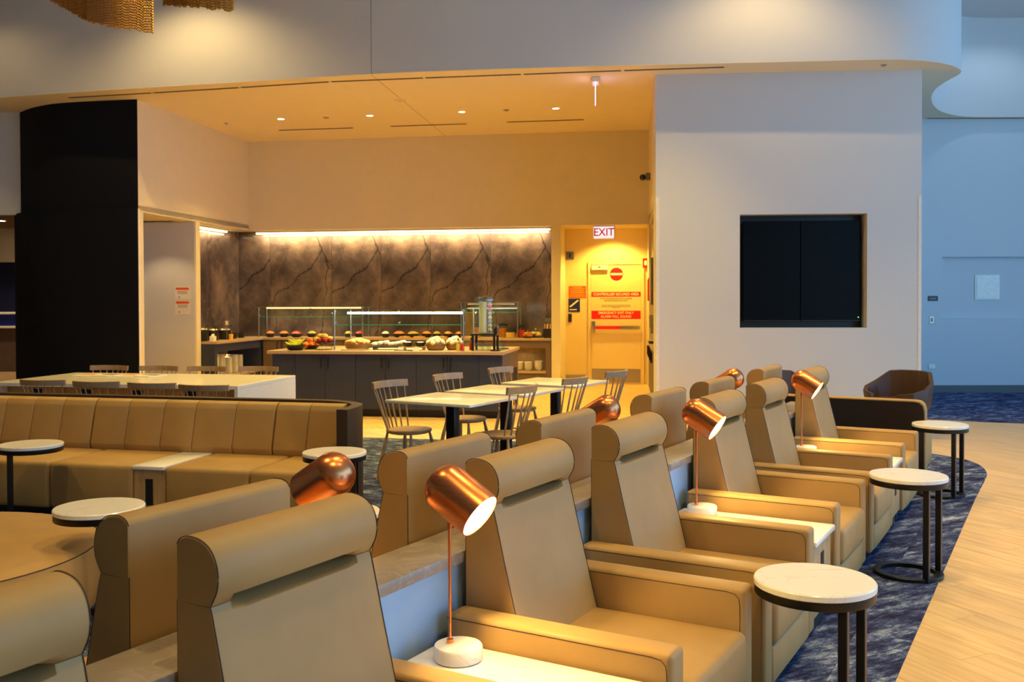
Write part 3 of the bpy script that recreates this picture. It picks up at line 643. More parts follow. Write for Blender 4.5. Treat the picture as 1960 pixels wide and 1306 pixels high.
cn0 = make_console(); l0 = make_lamp(); first = True
for i, (u, n_, m_) in enumerate([(-3.295, 'nearest', 'first'), (-1.055, 'middle', 'second'), (1.255, 'farthest', 'third')]):
    for side in (0, 1):
        p = place(u, -1.02 if not side else -1.262); rz = RZ + math.pi * side
        lb = ('white topped oak console in the near row under the %s copper lamp' % n_) if not side else ('white topped oak console in the far row, %s from the camera' % m_)
        lp = place(u + (.035 if i == 0 else .105) if not side else u + .06, -.912 if not side else -1.40, .4745)
        ll = ('%s copper table lamp of the near row, its shade tilted towards the aisle' % n_) if not side else ('copper lamp facing away in the far row, %s from the camera' % m_)
        if first:
            for o, q, l in ((cn0, p, lb), (l0, lp, ll)): o.location = q; o.rotation_euler = (0, 0, rz); o['label'] = l
            cn0['group'] = 'consoles between the armchairs'; cn0.scale = (.74, 1, 1); l0['group'] = 'copper table lamps'; first = False
        else:
            cq = dup(cn0, lb, p, rz, 'consoles between the armchairs'); cq.scale = (.74 if i == 0 else 1, 1, 1); dup(l0, ll, lp, rz, 'copper table lamps')
        lamp_light(lp, rz)
# partition with quartz ledge between the two rows
t = thing('partition', 'low blue-grey partition with a taupe stone ledge between the two armchair rows', 'partition', place(-1.6, -1.141), RZ)
obj('panel', bev(box(newbm(), -4.6, 4.0, -.085, .085, .0065, .69), .004, 1), M_PART, t)
k = -4.6
for a, c in ((-4.62, -2.0), (-2.0, .6), (.6, 4.02)): obj('ledge_slab', bev(box(newbm(), a + .001, c - .001, -.108, .108, .6905, .73), .004, 2), M_LEDGE, t)
# round side tables
def make_round():
    t = thing('round_side_table', '', 'side table')
    obj('table_top', lathe(newbm(), [(0, .555), (.207, .555), (.2125, .559), (.2125, .576), (.208, .581), (0, .581)], 48), M_MARBW, t)
    obj('rim', lathe(newbm(), [(.17, .525), (.208, .525), (.210, .528), (.210, .5545), (.17, .5545)], 48, None, False), M_METAL, t)
    for x in (-.12, .12): obj('post', bev(box(newbm(), x - .016, x + .016, -.150, -.118, .01, .54), .003, 1), M_METAL, t)
    obj('base_ring', lathe(newbm(), [(.148, .0065), (.186, .0065), (.190, .010), (.190, .024), (.186, .028), (.148, .028), (.148, .0065)], 48, None, False), M_METAL, t)
    return t
r0 = make_round(); first = True
for p, rz, lb in [(place(-2.22, -.035), RZ + R(-4), 'round white side table nearest to the camera on the right'), (place(.15, -.03), RZ + R(-9), 'round white side table in the middle of the aisle row'), (place(2.68, -.12), RZ + R(-9), 'round white side table farthest along the aisle row'),
                  (Vector((-3.42, 6.79, 0)), R(296), 'round white side table in front of the sofa at the left edge'), (Vector((-2.03, 4.69, 0)), R(113), 'round white side table beside the tan ottoman'),
                  (Vector((-1.19, 6.39, 0)), R(95), 'round white side table at the right end of the sofa'), (place(-2.2, -2.27), RZ + math.pi, 'round white side table half hidden between the far row armchairs')]:
    rz_ = {0: 0}.get(0, 0) + rz
    if first: r0.location = p; r0.rotation_euler = (0, 0, rz_); r0['label'] = lb; r0['group'] = 'round side tables'; first = False
    else: dup(r0, lb, p, rz_, 'round side tables')
# ottoman
t = thing('ottoman', 'big round tan ottoman at the left edge behind the armchairs', 'ottoman', (-2.95, 4.6, 0))
def ell(rx, ry, n=56): return [(rx * math.cos(2 * math.pi * k / n), ry * math.sin(2 * math.pi * k / n)) for k in range(n)]
bm = newbm(); rings = []
for r, z in [(.97, .07), (.985, .09), (1.0, .2), (.995, .345), (.985, .375), (.96, .392), (.9, .402), (.6, .405)]:
    rings.append([bm.verts.new((x * r, y * r, z)) for x, y in ell(.9, .87)])
for a, c in zip(rings, rings[1:]):
    for k in range(56): bm.faces.new((a[k], a[(k + 1) % 56], c[(k + 1) % 56], c[k]))
bm.faces.new(rings[0][::-1]); bm.faces.new(rings[-1]); obj('cushion', bm, M_LEA, t)
obj('seam', tube(newbm(), [(x * .987, y * .987, .376) for x, y in ell(.9, .87)], .0025, 6, True), M_SEAM, t)
obj('plinth', prism_z(newbm(), ell(.74, .72), .0045, .069), M_FOOT, t)
# ---- sofa with dark shell (local frame: x along, y into depth)
SZ = R(-13.5); t = thing('banquette_sofa', 'long tan banquette sofa with channelled backs and a dark curved shell', 'sofa', (0, 0, 0), SZ)
def pad(x0, x1, name, parent, y0=6.70, ytop=6.80, zt=.80):
    prof = [(y0, .385), (y0 - .02, .45), (y0 + .03, .65), (ytop - .045, .745), (ytop - .02, .785), (ytop + .02, zt), (ytop + .07, zt - .004), (ytop + .10, .76), (ytop + .12, .385)]
    return obj(name, bev(prism_x(newbm(), prof, x0 + .002, x1 - .002), .007, 2), M_LEA, parent, None, 0, .9)
for nm, xs_ in (('l', [-6.75, -6.35, -5.95, -5.68, -5.40, -5.11]), ('m', [-5.098, -4.79, -4.47, -4.19, -3.84, -3.506]), ('r', [-3.496, -3.22, -2.945])):
    for a, c in zip(xs_, xs_[1:]): pad(a, c, 'back_channel', t)
for a, c in ((-6.75, -5.68), (-5.68, -4.975), (-4.975, -4.275), (-4.015, -3.35), (-3.35, -2.93)):
    s_ = obj('seat', bev(box(newbm(), a + .002, c - .002, 6.05, 6.76, .06, .405), .035, 3), M_LEA, t, None, 0, .9)
    obj('seam', tube(newbm(), [(a + .03, 6.058, .375), (c - .03, 6.058, .375)], .002, 6), M_SEAM, s_)
obj('plinth', box(newbm(), -6.7, -2.9, 6.15, 6.8, .0045, .059), M_FOOT, t)
o = obj('console_body', bev(box(newbm(), -4.273, -4.017, 6.07, 6.74, .06, .376), .006, 1), M_OAK, t)
obj('power_slot', bev(box(newbm(), -4.175, -4.115, 6.066, 6.0699, .12, .31), .001, 1), M_BLK, o)
obj('console_top', bev(box(newbm(), -4.274, -4.016, 6.05, 6.745, .3765, .405), .006, 2), M_MARBW, t)
pth = smoothpath([(-7.2, 6.98), (-5, 6.98), (-3.4, 6.97), (-3.08, 6.93), (-2.90, 6.80), (-2.845, 6.62), (-2.84, 6.40)], 6)
obj('shell', vwall('shell', pth, .0045, .804, .085, None, None, 1), M_SHELL, t)
# ================================================================== DINING: spindle chairs and tables
def make_spindle():
    t = thing('spindle_chair', '', 'chair')
    sp = [(.215 * math.cos(a) * (1.0 if math.sin(a) < 0 else .96), .205 * math.sin(a) * (1.02 if math.sin(a) < 0 else .94)) for a in [2 * math.pi * k / 32 for k in range(32)]]
    bm = newbm(); rings = []
    for r, z in [(.86, .418), (.97, .428), (1.0, .442), (.985, .452), (.9, .455), (.6, .445), (.2, .441)]: rings.append([bm.verts.new((x * r, y * r, z)) for x, y in sp])
    for a, c in zip(rings, rings[1:]):
        for k in range(32): bm.faces.new((a[k], a[(k + 1) % 32], c[(k + 1) % 32], c[k]))
    bm.faces.new(rings[0][::-1]); bm.faces.new(rings[-1]); obj('seat', bm, M_CHAIR, t)
    for x, y in ((-.14, -.13), (.14, -.13), (-.13, .13), (.13, .13)):
        obj('leg', turned(newbm(), (x, y, .424), (x * 1.55, y * 1.5, .0045), [(0, .011), (.12, .013), (.3, .019), (.6, .017), (1, .010)], 10), M_CHAIR, t)
    for x in (-1, 1): obj('stretcher', turned(newbm(), (x * .18, -.163, .20), (x * .168, .163, .20), [(0, .007), (.5, .011), (1, .007)], 8), M_CHAIR, t)
    obj('stretcher', turned(newbm(), (-.174, 0, .20), (.174, 0, .20), [(0, .007), (.5, .011), (1, .007)], 8), M_CHAIR, t)
    def rail(x): return .275 - 1.35 * x * x
    bm = newbm(); n_ = 14; pr = None
    for k in range(n_ + 1):
        x = -.25 + .50 * k / n_; y = rail(x)
        r = [bm.verts.new(p) for p in ((x, y - .011, .808), (x, y + .011, .810), (x, y + .020, .868), (x, y - .004, .871))]
        if pr:
            for j in range(4): bm.faces.new((pr[j], r[j], r[(j + 1) % 4], pr[(j + 1) % 4]))
        else: bm.faces.new(r[::-1])
        pr = r
    bm.faces.new(pr); bmesh.ops.recalc_face_normals(bm, faces=bm.faces[:]); obj('top_rail', bm, M_CHAIR, t, None, 0, .5)
    for k in range(7):
        f = (k - 3) / 3; x0 = f * .15; y0 = math.sqrt(max(.03, 1 - (x0 / .2) ** 2)) * .165; x1 = f * .225
        obj('spindle', turned(newbm(), (x0, y0, .445), (x1, rail(x1) + .0, .811), [(0, .0075), (.3, .0095), (1, .0055)], 8), M_CHAIR, t)
    return t
sc0 = make_spindle(); first = True
def chair_at(p, rz, lb, g):
    global first
    if first: sc0.location = p; sc0.rotation_euler = (0, 0, rz); sc0['label'] = lb; sc0['group'] = g; first = False
    else:
        q = dup(sc0, lb, p, rz, g)
        if 'communal' in g: q.scale = (1, 1, .945)
G = 'spindle chairs at the square tables'
for u, n_ in ((1.17, 'nearest'), (2.10, 'middle'), (3.12, 'farthest')):      # left side, facing the tables (+W)
    chair_at(place(u, -4.30), RZ, 'spindle-back wooden chair left of the square tables, %s of three' % n_, G)
for u, n_ in ((1.32, 'nearest'), (2.33, 'middle'), (3.28, 'farthest')):
    chair_at(place(u, -3.42), RZ + math.pi, 'spindle-back wooden chair right of the square tables, %s of three' % n_, G)
def make_square():
    t = thing('square_table', '', 'table')
    obj('table_top', bev(box(newbm(), -.40, .40, -.43, .43, .715, .74), .004, 2), M_MARBW, t)
    obj('column', bev(box(newbm(), -.045, .045, -.045, .045, .02, .70), .01, 2), M_METAL, t)
    obj('mount_plate', bev(box(newbm(), -.2, .2, -.2, .2, .70, .7145), .003, 1), M_METAL, t)
    obj('base_plate', bev(box(newbm(), -.26, .26, -.26, .26, .0045, .02), .005, 1), M_METAL, t); return t
q0 = make_square()
for i, (u, n_) in enumerate(((1.20, 'nearest'), (2.12, 'middle'), (3.15, 'farthest'))):
    lb = 'square white topped dining table, %s of the three in a row' % n_
    if i == 0: q0.location = place(u + .02, -3.86); q0.rotation_euler = (0, 0, RZ); q0['label'] = lb; q0['group'] = 'square dining tables'
    else: dup(q0, lb, place(u + .02, -3.86), RZ, 'square dining tables')
# communal table
CZ = R(-11); cc = Vector((-3.98, 10.5, 0)); t = thing('communal_table', 'long white communal table with waterfall ends and oak inner panels', 'table', cc, CZ)
obj('table_top', bev(box(newbm(), -1.40, 1.40, -.70, .70, .705, .745), .004, 1), M_MARBW, t)
for x in (-1.38, 1.38): obj('end_panel', bev(box(newbm(), x - .02, x + .02, -.70, .70, .002, .7045), .003, 1), M_MARBW, t)
for y in (-.50, .50):
    o = obj('apron', bev(box(newbm(), -1.355, 1.355, y - .012, y + .012, .54, .704), .002, 1), M_OAK, t)
    for x in (-1.0, -.42, .18, .78):
        obj('power_box', bev(box(newbm(), x - .06, x + .06, y - .016 if y < 0 else y + .0121, y - .0121 if y < 0 else y + .016, .585, .665), .001, 1), M_BLK, o)
obj('foot_rail', bev(box(newbm(), -1.355, 1.355, -.04, .04, .25, .31), .004, 1), M_OAK, t)
def CFl(x, y, z=0): return cc + Matrix.Rotation(CZ, 3, 'Z') @ Vector((x, y, z))
G = 'spindle chairs at the communal table'
for (x, y), n_ in zip([(-4.66, 9.40), (-4.04, 9.19), (-3.43, 9.0), (-2.86, 8.76)], ['leftmost', 'second from the left', 'third from the left', 'rightmost']):
    chair_at(Vector((x + .05, y + .26, 0)), CZ + math.pi, 'spindle-back chair on the sofa side of the communal table, %s' % n_, G)
for (x, y), n_ in zip([(-4.84, 11.59), (-4.20, 11.47), (-3.59, 11.35), (-2.975, 11.32)], ['leftmost', 'second from the left', 'third from the left', 'rightmost']):
    chair_at(Vector((x - .05, y - .26, 0)), CZ, 'spindle-back chair on the buffet side of the communal table, %s' % n_, G)
for i, (x, y, a, n_) in enumerate([(-.98, .30, .2, 'leftmost'), (-.72, .33, -.1, 'second from the left'), (-.46, .30, .15, 'third from the left'), (-.2, .34, -.2, 'rightmost')]):
    m_ = thing('magazine', 'open magazine lying on the communal table, %s of four' % n_, 'magazine', CFl(x, y, .7455), CZ + a, 'magazines on the communal table')
    obj('page_block', bev(box(newbm(), -.11, .11, -.15, .15, 0, .008), .001, 1), M_PAPER, m_); obj('cover_print', box(newbm(), -.08, .08, -.02, .11, .0081, .0086), M_GREY if i % 2 else M_CARROT, m_)
# ---- end settee and tub chairs
t = thing('settee', 'dark backed settee with a tan upholstered edge behind the last armchair', 'sofa', place(3.05, -1.05), RZ)
prof = [(-.78, .09), (-.78, .64), (-.768, .69), (-.74, .715), (-.70, .722), (.70, .722), (.74, .715), (.768, .69), (.78, .64), (.78, .09)]
obj('back_panel', prism_x(newbm(), [(y * .985, z - .012) for y, z in prof], -.012, 0), M_PANEL, t)
obj('back_cushion', bev(prism_x(newbm(), prof, .0005, .12), .012, 2), M_LEA, t)
obj('seat', bev(box(newbm(), .1205, .66, -.76, .76, .1, .42), .03, 3), M_LEA, t)
obj('plinth', box(newbm(), .03, .6, -.7, .7, .0045, .0895), M_FOOT, t)
def make_tub():
    t = thing('tub_chair', '', 'armchair')
    # faceted bucket shell: outer rim heights per angle (front opening at -y)
    bm = newbm(); prof = []
    for a, top, r in [(-62, .50, .36), (-35, .52, .39), (-10, .56, .40), (18, .62, .39), (45, .735, .38), (66, .745, .365), (90, .745, .36), (114, .745, .365), (135, .735, .38), (162, .62, .39), (190, .56, .40), (215, .52, .39), (242, .50, .36)]:
        c_, s_ = math.cos(R(a)), math.sin(R(a)); prof.append(((c_, s_), top, r))
    def ringverts(fr, h0, dr): return None
    cols = []
    for (c_, s_), top, r in prof:
        cols.append([bm.verts.new((c_ * r * .68, s_ * r * .68, .20)), bm.verts.new((c_ * r * .93, s_ * r * .93, .36)), bm.verts.new((c_ * r, s_ * r, top)), bm.verts.new((c_ * (r - .05), s_ * (r - .05), top - .004)), bm.verts.new((c_ * r * .80, s_ * r * .80, .40)), bm.verts.new((c_ * r * .6, s_ * r * .6, .24))])
    for a, c in zip(cols, cols[1:]):
        for k in range(6): bm.faces.new((a[k], c[k], c[(k + 1) % 6], a[(k + 1) % 6]))
    bm.faces.new(cols[0]); bm.faces.new(cols[-1][::-1]); bmesh.ops.recalc_face_normals(bm, faces=bm.faces[:])
    obj('shell', bev(bm, .008, 2), M_BRN, t, None, 0, .5)
    obj('seat_cushion', bev(prism_z(newbm(), [(.30 * math.cos(R(a)), .30 * math.sin(R(a)) - .02) for a in range(0, 360, 20)], .22, .43), .03, 3), M_BRN, t)
    for x, y in ((-.2, -.2), (.2, -.2), (-.2, .2), (.2, .2)): obj('leg', turned(newbm(), (x * .8, y * .8, .23), (x * 1.1, y * 1.1, .0012), [(0, .018), (1, .011)], 10), M_WHITE, t)
    return t
tb = make_tub(); tb.location = (4.52, 11.2, 0); tb.rotation_euler = (0, 0, R(-52)); tb['label'] = 'brown faceted tub chair in front of the screen wall, right of the settee'; tb['group'] = 'brown tub chairs'
dup(tb, 'brown tub chair mostly hidden behind the last tan armchair', (3.28, 11.2, 0), R(30), 'brown tub chairs')
# ---- gold bead chandelier
def chains(name, label, cx, cy, r, a0, a1, n_, zf):
    bm = newbm()
    for k in range(n_):
        a = R(a0 + (a1 - a0) * k / (n_ - 1)); x, y = cx + r * math.cos(a), cy + r * math.sin(a); z = zf(x, y) + random.uniform(-.012, .012)
        prof = []; top = ZU - .1
        pr = None; zz = z
        while zz < min(top, z + 1.1):
            for dr, dz in ((.0025, 0), (.0105, .011)):
                rg = [bm.verts.new((x + dr * math.cos(q), y + dr * math.sin(q), zz + dz)) for q in (0, 1.571, 3.142, 4.712)]
                if pr:
                    for j in range(4): bm.faces.new((pr[j], pr[(j + 1) % 4], rg[(j + 1) % 4], rg[j]))
                pr = rg
            zz += .022
        tube(bm, [(x, y, zz), (x, y, top)], .006, 4)
    t = thing(name, label, 'chandelier', (0, 0, 0))
    o = obj('bead_chains', bm, M_GOLD, t, None, 0, 0); o['kind'] = 'stuff'
    obj('ring', tube(newbm(), [(cx + r * math.cos(R(a0 + (a1 - a0) * k / 30)), cy + r * math.sin(R(a0 + (a1 - a0) * k / 30)), ZU - .1) for k in range(31)], .02, 8), M_GOLD, t)
    return t
def edge_z(tab):
    def f(x, y):
        x8 = x / y * 8
        for (a, za), (c, zc) in zip(tab, tab[1:]):
            if x8 <= c: break
        return 1.58 + (za + (zc - za) * (x8 - a) / (c - a) - 1.58) * y / 8
    return f
chains('bead_chandelier', 'gold bead chain chandelier hanging at the top left, larger curtain', -2.98, 9.35, 1.35, 195, 270, 130, edge_z([(-4.0, 4.25), (-3.834, 4.10), (-3.62, 3.97), (-3.467, 3.902), (-3.22, 3.855), (-2.99, 3.827)]))
chains('bead_chandelier', 'gold bead chain chandelier at the top left, smaller right curtain', -2.31, 8.95, .95, 224, 270, 66, edge_z([(-2.95, 4.06), (-2.6, 4.03), (-2.315, 3.998)]))
# ================================================================== BUFFET
IZ = .905; IX0, IX1, IY0, IY1 = -5.45, -2.12, 12.60, 14.1
def BT(name, label, cat, s_, t_, z=0, rz=0, group=None): return thing(name, label, cat, BF(s_, t_, z), BZ + rz, group)
def cab(s0, s1, label, y0, y1, mat, group, z1=.86, hand=True):
    t = BT('base_cabinet', label, 'cabinet', (s0 + s1) / 2, y0, 0, 0, group); w = (s1 - s0) / 2; d_ = y1 - y0
    obj('carcass', box(newbm(), -w + .002, w - .002, .022, d_, .10, z1), mat, t); obj('toe_kick', box(newbm(), -w + .002, w - .002, .07, d_, .001, .0995), M_FOOT, t)
    for k in (-1, 1):
        a, c = (-w, 0) if k < 0 else (0, w)
        o = obj('door', bev(box(newbm(), a + .003, c - .003, 0, .0215, .11, z1 - .006), .0015, 1), mat, t)
        if hand:
            x = k * .048
            obj('handle', bev(box(newbm(), x - .006, x + .006, -.034, -.022, .668, .822), .003, 1), M_HAND, o)
            for z in (.69, .80): obj('handle_post', box(newbm(), x - .004, x + .004, -.0219, -.0005, z - .005, z + .005), M_HAND, o)
            if k > 0: obj('lock', lathe(newbm(), [(.009, 0), (.009, .004), (0, .004)], 12, Matrix.Translation((.035, -.0002, .645)) @ Matrix.Rotation(R(90), 4, 'X')), M_HAND, o)
for a, c, n_ in ((-5.051, -4.185, 'left'), (-4.185, -3.324, 'middle'), (-3.324, -2.455, 'right')):
    cab(a, c, 'charcoal two-door cabinet in the front of the buffet island, %s of three' % n_, IY0 + .04, IY0 + .66, M_CAB, 'island cabinets')
t = BT('island_frame', 'charcoal and brown carcass of the buffet island around its cabinets', 'counter', 0, 0)
obj('filler_panel', box(newbm(), -5.385, -5.053, IY0 + .045, IY0 + .66, .10, .86), M_CAB, t); obj('filler_panel', box(newbm(), -2.453, -2.135, IY0 + .045, IY0 + .66, .10, .86), M_CAB, t)
obj('rear_panel', box(newbm(), -5.385, -2.45, IY0 + .665, IY1 - .06, .10, .86), M_CABW, t)
obj('toe_kick', box(newbm(), -5.36, -2.46, IY0 + .665, IY1 - .12, .001, .0995), M_FOOT, t)
for a, c in ((-5.36, -5.053), (-2.453, -2.16)): obj('toe_kick', box(newbm(), a, c, IY0 + .12, IY0 + .66, .001, .0995), M_FOOT, t)
obj('end_apron', bev(box(newbm(), -2.45, -2.134, IY0 + .665, IY1 - .06, .62, .86), .002, 1), M_CABW, t); obj('end_post', bev(box(newbm(), -2.2, -2.134, IY1 - .13, IY1 - .06, .001, .6195), .002, 1), M_CABW, t)
tag(obj('worktop', bev(box(newbm(), IX0, IX1, IY0, IY1, .861, IZ), .003, 1), M_COUNT, None, None, BZ), 'taupe worktop of the buffet island', 'worktop')
# back and left counters
BX0, BX1, BY = -7.58, -2.03, 17.33
for a, c, n_ in ((-7.58, -6.9, 'leftmost'), (-6.9, -6.0, 'second from the left'), (-6.0, -5.1, 'third from the left'), (-5.1, -4.2, 'fourth from the left'), (-4.2, -3.3, 'fifth from the left')):
    cab(a, c, 'brown cabinet under the rear stone wall, %s' % n_, BY + .03, 17.94, M_CABW, 'rear cabinets')
def open_unit(name, label, s0, s1, t0, t1, rz=0):
    L, D = s1 - s0, t1 - t0; t = BT(name, label, 'cabinet', s0, t0, 0, rz)
    obj('side', box(newbm(), 0, .10, 0, D, .001, .86), M_CABW, t); obj('side', box(newbm(), L - .10, L, 0, D, .001, .86), M_CABW, t)
    obj('rail', box(newbm(), .1005, L - .1005, 0, D, .72, .86), M_CABW, t); obj('shelf', box(newbm(), .1005, L - .1005, 0, D, .26, .30), M_COUNT, t)
    obj('base', box(newbm(), .1005, L - .1005, .02, D, .001, .2595), M_CABW, t); obj('back', box(newbm(), .1005, L - .1005, D - .04, D - .001, .3005, .7195), M_OAK, t)
    return t
open_unit('open_cabinet', 'brown open cabinet holding three stacks of white bowls below the rear counter', -3.29, -2.03, BY + .03, 17.94)
open_unit('open_cabinet', 'charcoal open cabinet with plate stacks in the left counter', -7.60, -5.65, 17.30, 17.99).location = (0, 0, 0)
oc = [o for o in bpy.data.objects if o.name == 'open_cabinet.001'][0]
oc.location = BF(-7.61, 15.42); oc.rotation_euler = (0, 0, BZ + R(90))
for ch in oc.children:
    if ch.name.startswith(('side', 'rail')): ch.data.materials.clear(); ch.data.materials.append(M_CAB)
tag(obj('worktop', bev(box(newbm(), -7.56, BX1, BY, 17.945, .861, IZ), .003, 1), M_COUNT, None, None, BZ), 'taupe worktop along the rear stone wall', 'worktop')
tag(obj('worktop', bev(box(newbm(), -8.32, -7.563, 15.42, 17.945, .861, IZ), .003, 1), M_COUNT, None, None, BZ), 'taupe worktop along the left stone wall', 'worktop')
spot('shelf_lamp', BF(-2.6, 17.5, .70), BF(-2.6, 17.6, .3), 4, 140, .5, (1, .75, .3), .03)
spot('shelf_lamp', BF(-7.85, 16.3, .70), BF(-7.9, 16.3, .3), 5, 140, .5, (1, .75, .3), .03)
# crockery
def stack_mesh(kind):
    bm = newbm()
    if kind == 'bowl': lathe(bm, [(0, 0), (.035, 0), (.055, .02), (.078, .05), (.08, .055), (.074, .05), (.05, .02), (0, .012)], 20)
    else: lathe(bm, [(0, 0), (.06, 0), (.09, .008), (.105, .014), (.104, .017), (.06, .006), (0, .005)], 20)
    return mesh(bm, kind, M_WHITE)
BM, PM = stack_mesh('bowl'), stack_mesh('plate')
for s_, n_, c in ((-2.64, 'left', 6), (-2.47, 'middle', 6), (-2.28, 'right', 7)):
    for k in range(c): tag(obj('white_bowl', BM, None, None, BF(s_, 17.52, .301 + k * .021), BZ), 'white bowl in the %s stack on the shelf under the rear counter' % n_, 'bowl', 'white bowls, %s stack' % n_)
for t_, n_, c in ((15.66, 'nearest', 24), (15.9, 'second', 23), (16.16, 'third', 19), (16.4, 'fourth', 21), (16.62, 'farthest', 20)):
    for k in range(c): tag(obj('white_plate', PM, None, None, BF(-7.76, t_, .301 + k * .0155), BZ), 'white plate in the %s stack in the open cabinet of the left counter' % n_, 'plate', 'white plates, %s stack' % n_)
# ---- sneeze guards
def guard(name, label, s0, s1, t0, t1, zt, zm, tube_z, mat):
    t = BT(name, label, 'sneeze guard', s0, t0, IZ); L, D = s1 - s0, t1 - t0
    pt = obj('top_glass', box(newbm(), 0, L, 0, D, zt - .010, zt), M_GLASS, t); obj('front_edge', box(newbm(), 0, L, -.0016, -.0002, zt - .010, zt), M_STEEL, pt)
    pf = obj('front_glass', box(newbm(), .04, L - .04, .06, .068, zm, zt - .04), M_GLASS, t); obj('lower_edge', box(newbm(), .04, L - .04, .0582, .0698, zm - .012, zm - .0002), M_EDGE, pf)
    for x in (.0, L - .006): obj('end_glass', box(newbm(), x, x + .006, .02, D - .02, .012, zt - .011), M_GLASS, t)
    for x in (.035, L - .035):
        for y in (.03, D - .06): obj('post', lathe(newbm(), [(.011, 0), (.011, zt - .012)], 12, Matrix.Translation((x, y, .0))), M_STEEL, t)
    for x in (.035, L * .5, L - .035):
        for y, z in ((.05, zt - .035), (.075, zm + .02)): obj('clamp', bev(box(newbm(), x - .016, x + .016, y - .012, y + .012, z - .012, z + .012), .004, 1), M_STEEL, t)
    obj('light_tube', lathe(newbm(), [(.013, 0), (.013, L - .24)], 12, Matrix.Translation((.12, D * .45, tube_z)) @ Matrix.Rotation(R(90), 4, 'Y')), mat, t)
    return t
guard('sneeze_guard', 'glass sneeze guard with a white light tube on the buffet island', -4.60, -2.68, 12.85, 13.65, .58, .36, .515, M_LEDW)
guard('sneeze_guard', 'glass sneeze guard with a warm light tube on the rear counter, left', -7.72, -5.58, 17.38, 17.85, .585, .40, .56, M_LEDB)
guard('sneeze_guard', 'glass sneeze guard on the rear counter, right', -3.75, -2.62, 17.38, 17.85, .66, .48, .62, M_STEEL)
area('tube_wash', BF(-3.64, 13.2, IZ + .49), (0, 0, BZ), 1.7, .03, 22, (1, .86, .58))
area('tube_wash', BF(-6.65, 17.58, IZ + .53), (0, 0, BZ), 1.9, .03, 9, (1, .8, .5))
# ---- food and vessels
def vessel(name, label, cat, s_, t_, r, h, mat, group=None, z=IZ, foot=.55, n=24):
    prof = [(0, 0), (r * foot, 0), (r * (foot + .2), h * .25), (r * .93, h * .75), (r, h), (r * .96, h), (r * .86, h * .72), (r * (foot + .1), h * .3), (0, h * .22)]
    return tag(obj(name, lathe(newbm(), prof, n), mat, None, BF(s_, t_, z), BZ), label, cat, group)
def heap(name, label, cat, s_, t_, z, r, h, mat, group=None):        # heaped food filling a vessel
    bm = newbm(); n = 18; rings = []
    for f in (1, .8, .55, .3):
        rings.append([bm.verts.new((r * f * math.cos(2 * math.pi * k / n), r * f * math.sin(2 * math.pi * k / n), h * (1 - f * f) + random.uniform(0, h * .22))) for k in range(n)])
    for a, c in zip(rings, rings[1:]):
        for k in range(n): bm.faces.new((a[k], a[(k + 1) % n], c[(k + 1) % n], c[k]))
    bm.faces.new(rings[-1]); o = tag(obj(name, bm, mat, None, BF(s_, t_, z), BZ, 1.2), label, cat, group); o['kind'] = 'stuff'; return o
def item(name, mesh_, label, cat, s_, t_, z, rot, group, sc=1):
    o = tag(obj(name, mesh_, None, None, BF(s_, t_, z)), label, cat, group); o.rotation_euler = rot; o.scale = (sc,) * 3; return o
# bananas, oranges, mangoes and apples
vessel('fruit_bowl', 'black bowl of green bananas at the left end of the island', 'bowl', -5.11, 12.80, .15, .075, M_BLK)
bp = [Vector((.10 * math.sin(a), 0, .10 * (1 - math.cos(a)))) for a in [-.9 + .3 * k for k in range(7)]]
bm = newbm(); pr = None
for i, p in enumerate(bp):
    r = [.004, .014, .019, .02, .019, .014, .004][i]; d_ = (bp[min(i + 1, 6)] - bp[max(i - 1, 0)]).normalized(); up = Vector((0, 1, 0)); sd = d_.cross(up)
    rg = [bm.verts.new(p + (up * math.cos(q) + sd * math.sin(q)) * r) for q in [2 * math.pi * k / 8 for k in range(8)]]
    if pr:
        for k in range(8): bm.faces.new((pr[k], rg[k], rg[(k + 1) % 8], pr[(k + 1) % 8]))
    else: bm.faces.new(rg)
    pr = rg
bm.faces.new(pr); bmesh.ops.recalc_face_normals(bm, faces=bm.faces[:]); BAN = mesh(bm, 'banana', M_BAN)
for i in range(8):
    item('banana', BAN, 'green-yellow banana in the black bowl on the island', 'banana', -5.11 + (i % 2 - .5) * .06, 12.74 + (i // 2) * .035, IZ + .07 + .022 * (i // 3), (0, 0, BZ + random.uniform(-.3, .3)), 'bananas', 1.15)
vessel('fruit_bowl', 'black bowl of oranges behind the bananas', 'bowl', -5.0, 13.1, .13, .06, M_BLK)
OR = mesh(ball(newbm(), (0, 0, 0), .043), 'orange', M_ORNG)
for x, y, z in ((-.06, -.05, .06), (.03, -.06, .06), (-.01, .03, .065), (.07, .02, .07), (-.07, .03, .065), (0, -.02, .125), (-.03, -.09, .055)):
    item('orange', OR, 'orange piled in the black bowl on the island', 'orange', -5.0 + x, 13.1 + y, IZ + z, (0, 0, 0), 'oranges')
t = BT('wire_basket', 'black wire basket of mangoes and apples beside the sneeze guard', 'basket', -4.745, 12.95, IZ)
for r, z in ((.11, .004), (.125, .05), (.135, .10)): obj('hoop', tube(newbm(), [(r * math.cos(a), r * math.sin(a), z) for a in [2 * math.pi * k / 24 for k in range(24)]], .003, 6, True), M_BLK, t)
for k in range(14):
    a = 2 * math.pi * k / 14; obj('wire', tube(newbm(), [(.11 * math.cos(a), .11 * math.sin(a), .004), (.135 * math.cos(a), .135 * math.sin(a), .10)], .002, 5), M_BLK, t)
obj('dish', lathe(newbm(), [(0, .086), (.12, .09), (.128, .1), (.12, .096), (0, .092)], 24), M_BLK, t)
AP = mesh(lathe(newbm(), [(0, -.032), (.015, -.037), (.03, -.025), (.04, 0), (.036, .022), (.02, .034), (.006, .03), (0, .026)], 16), 'apple', M_APR)
MG = mesh(ball(newbm(), (0, 0, 0), .045, (1.15, .9, .9)), 'mango', M_APG)
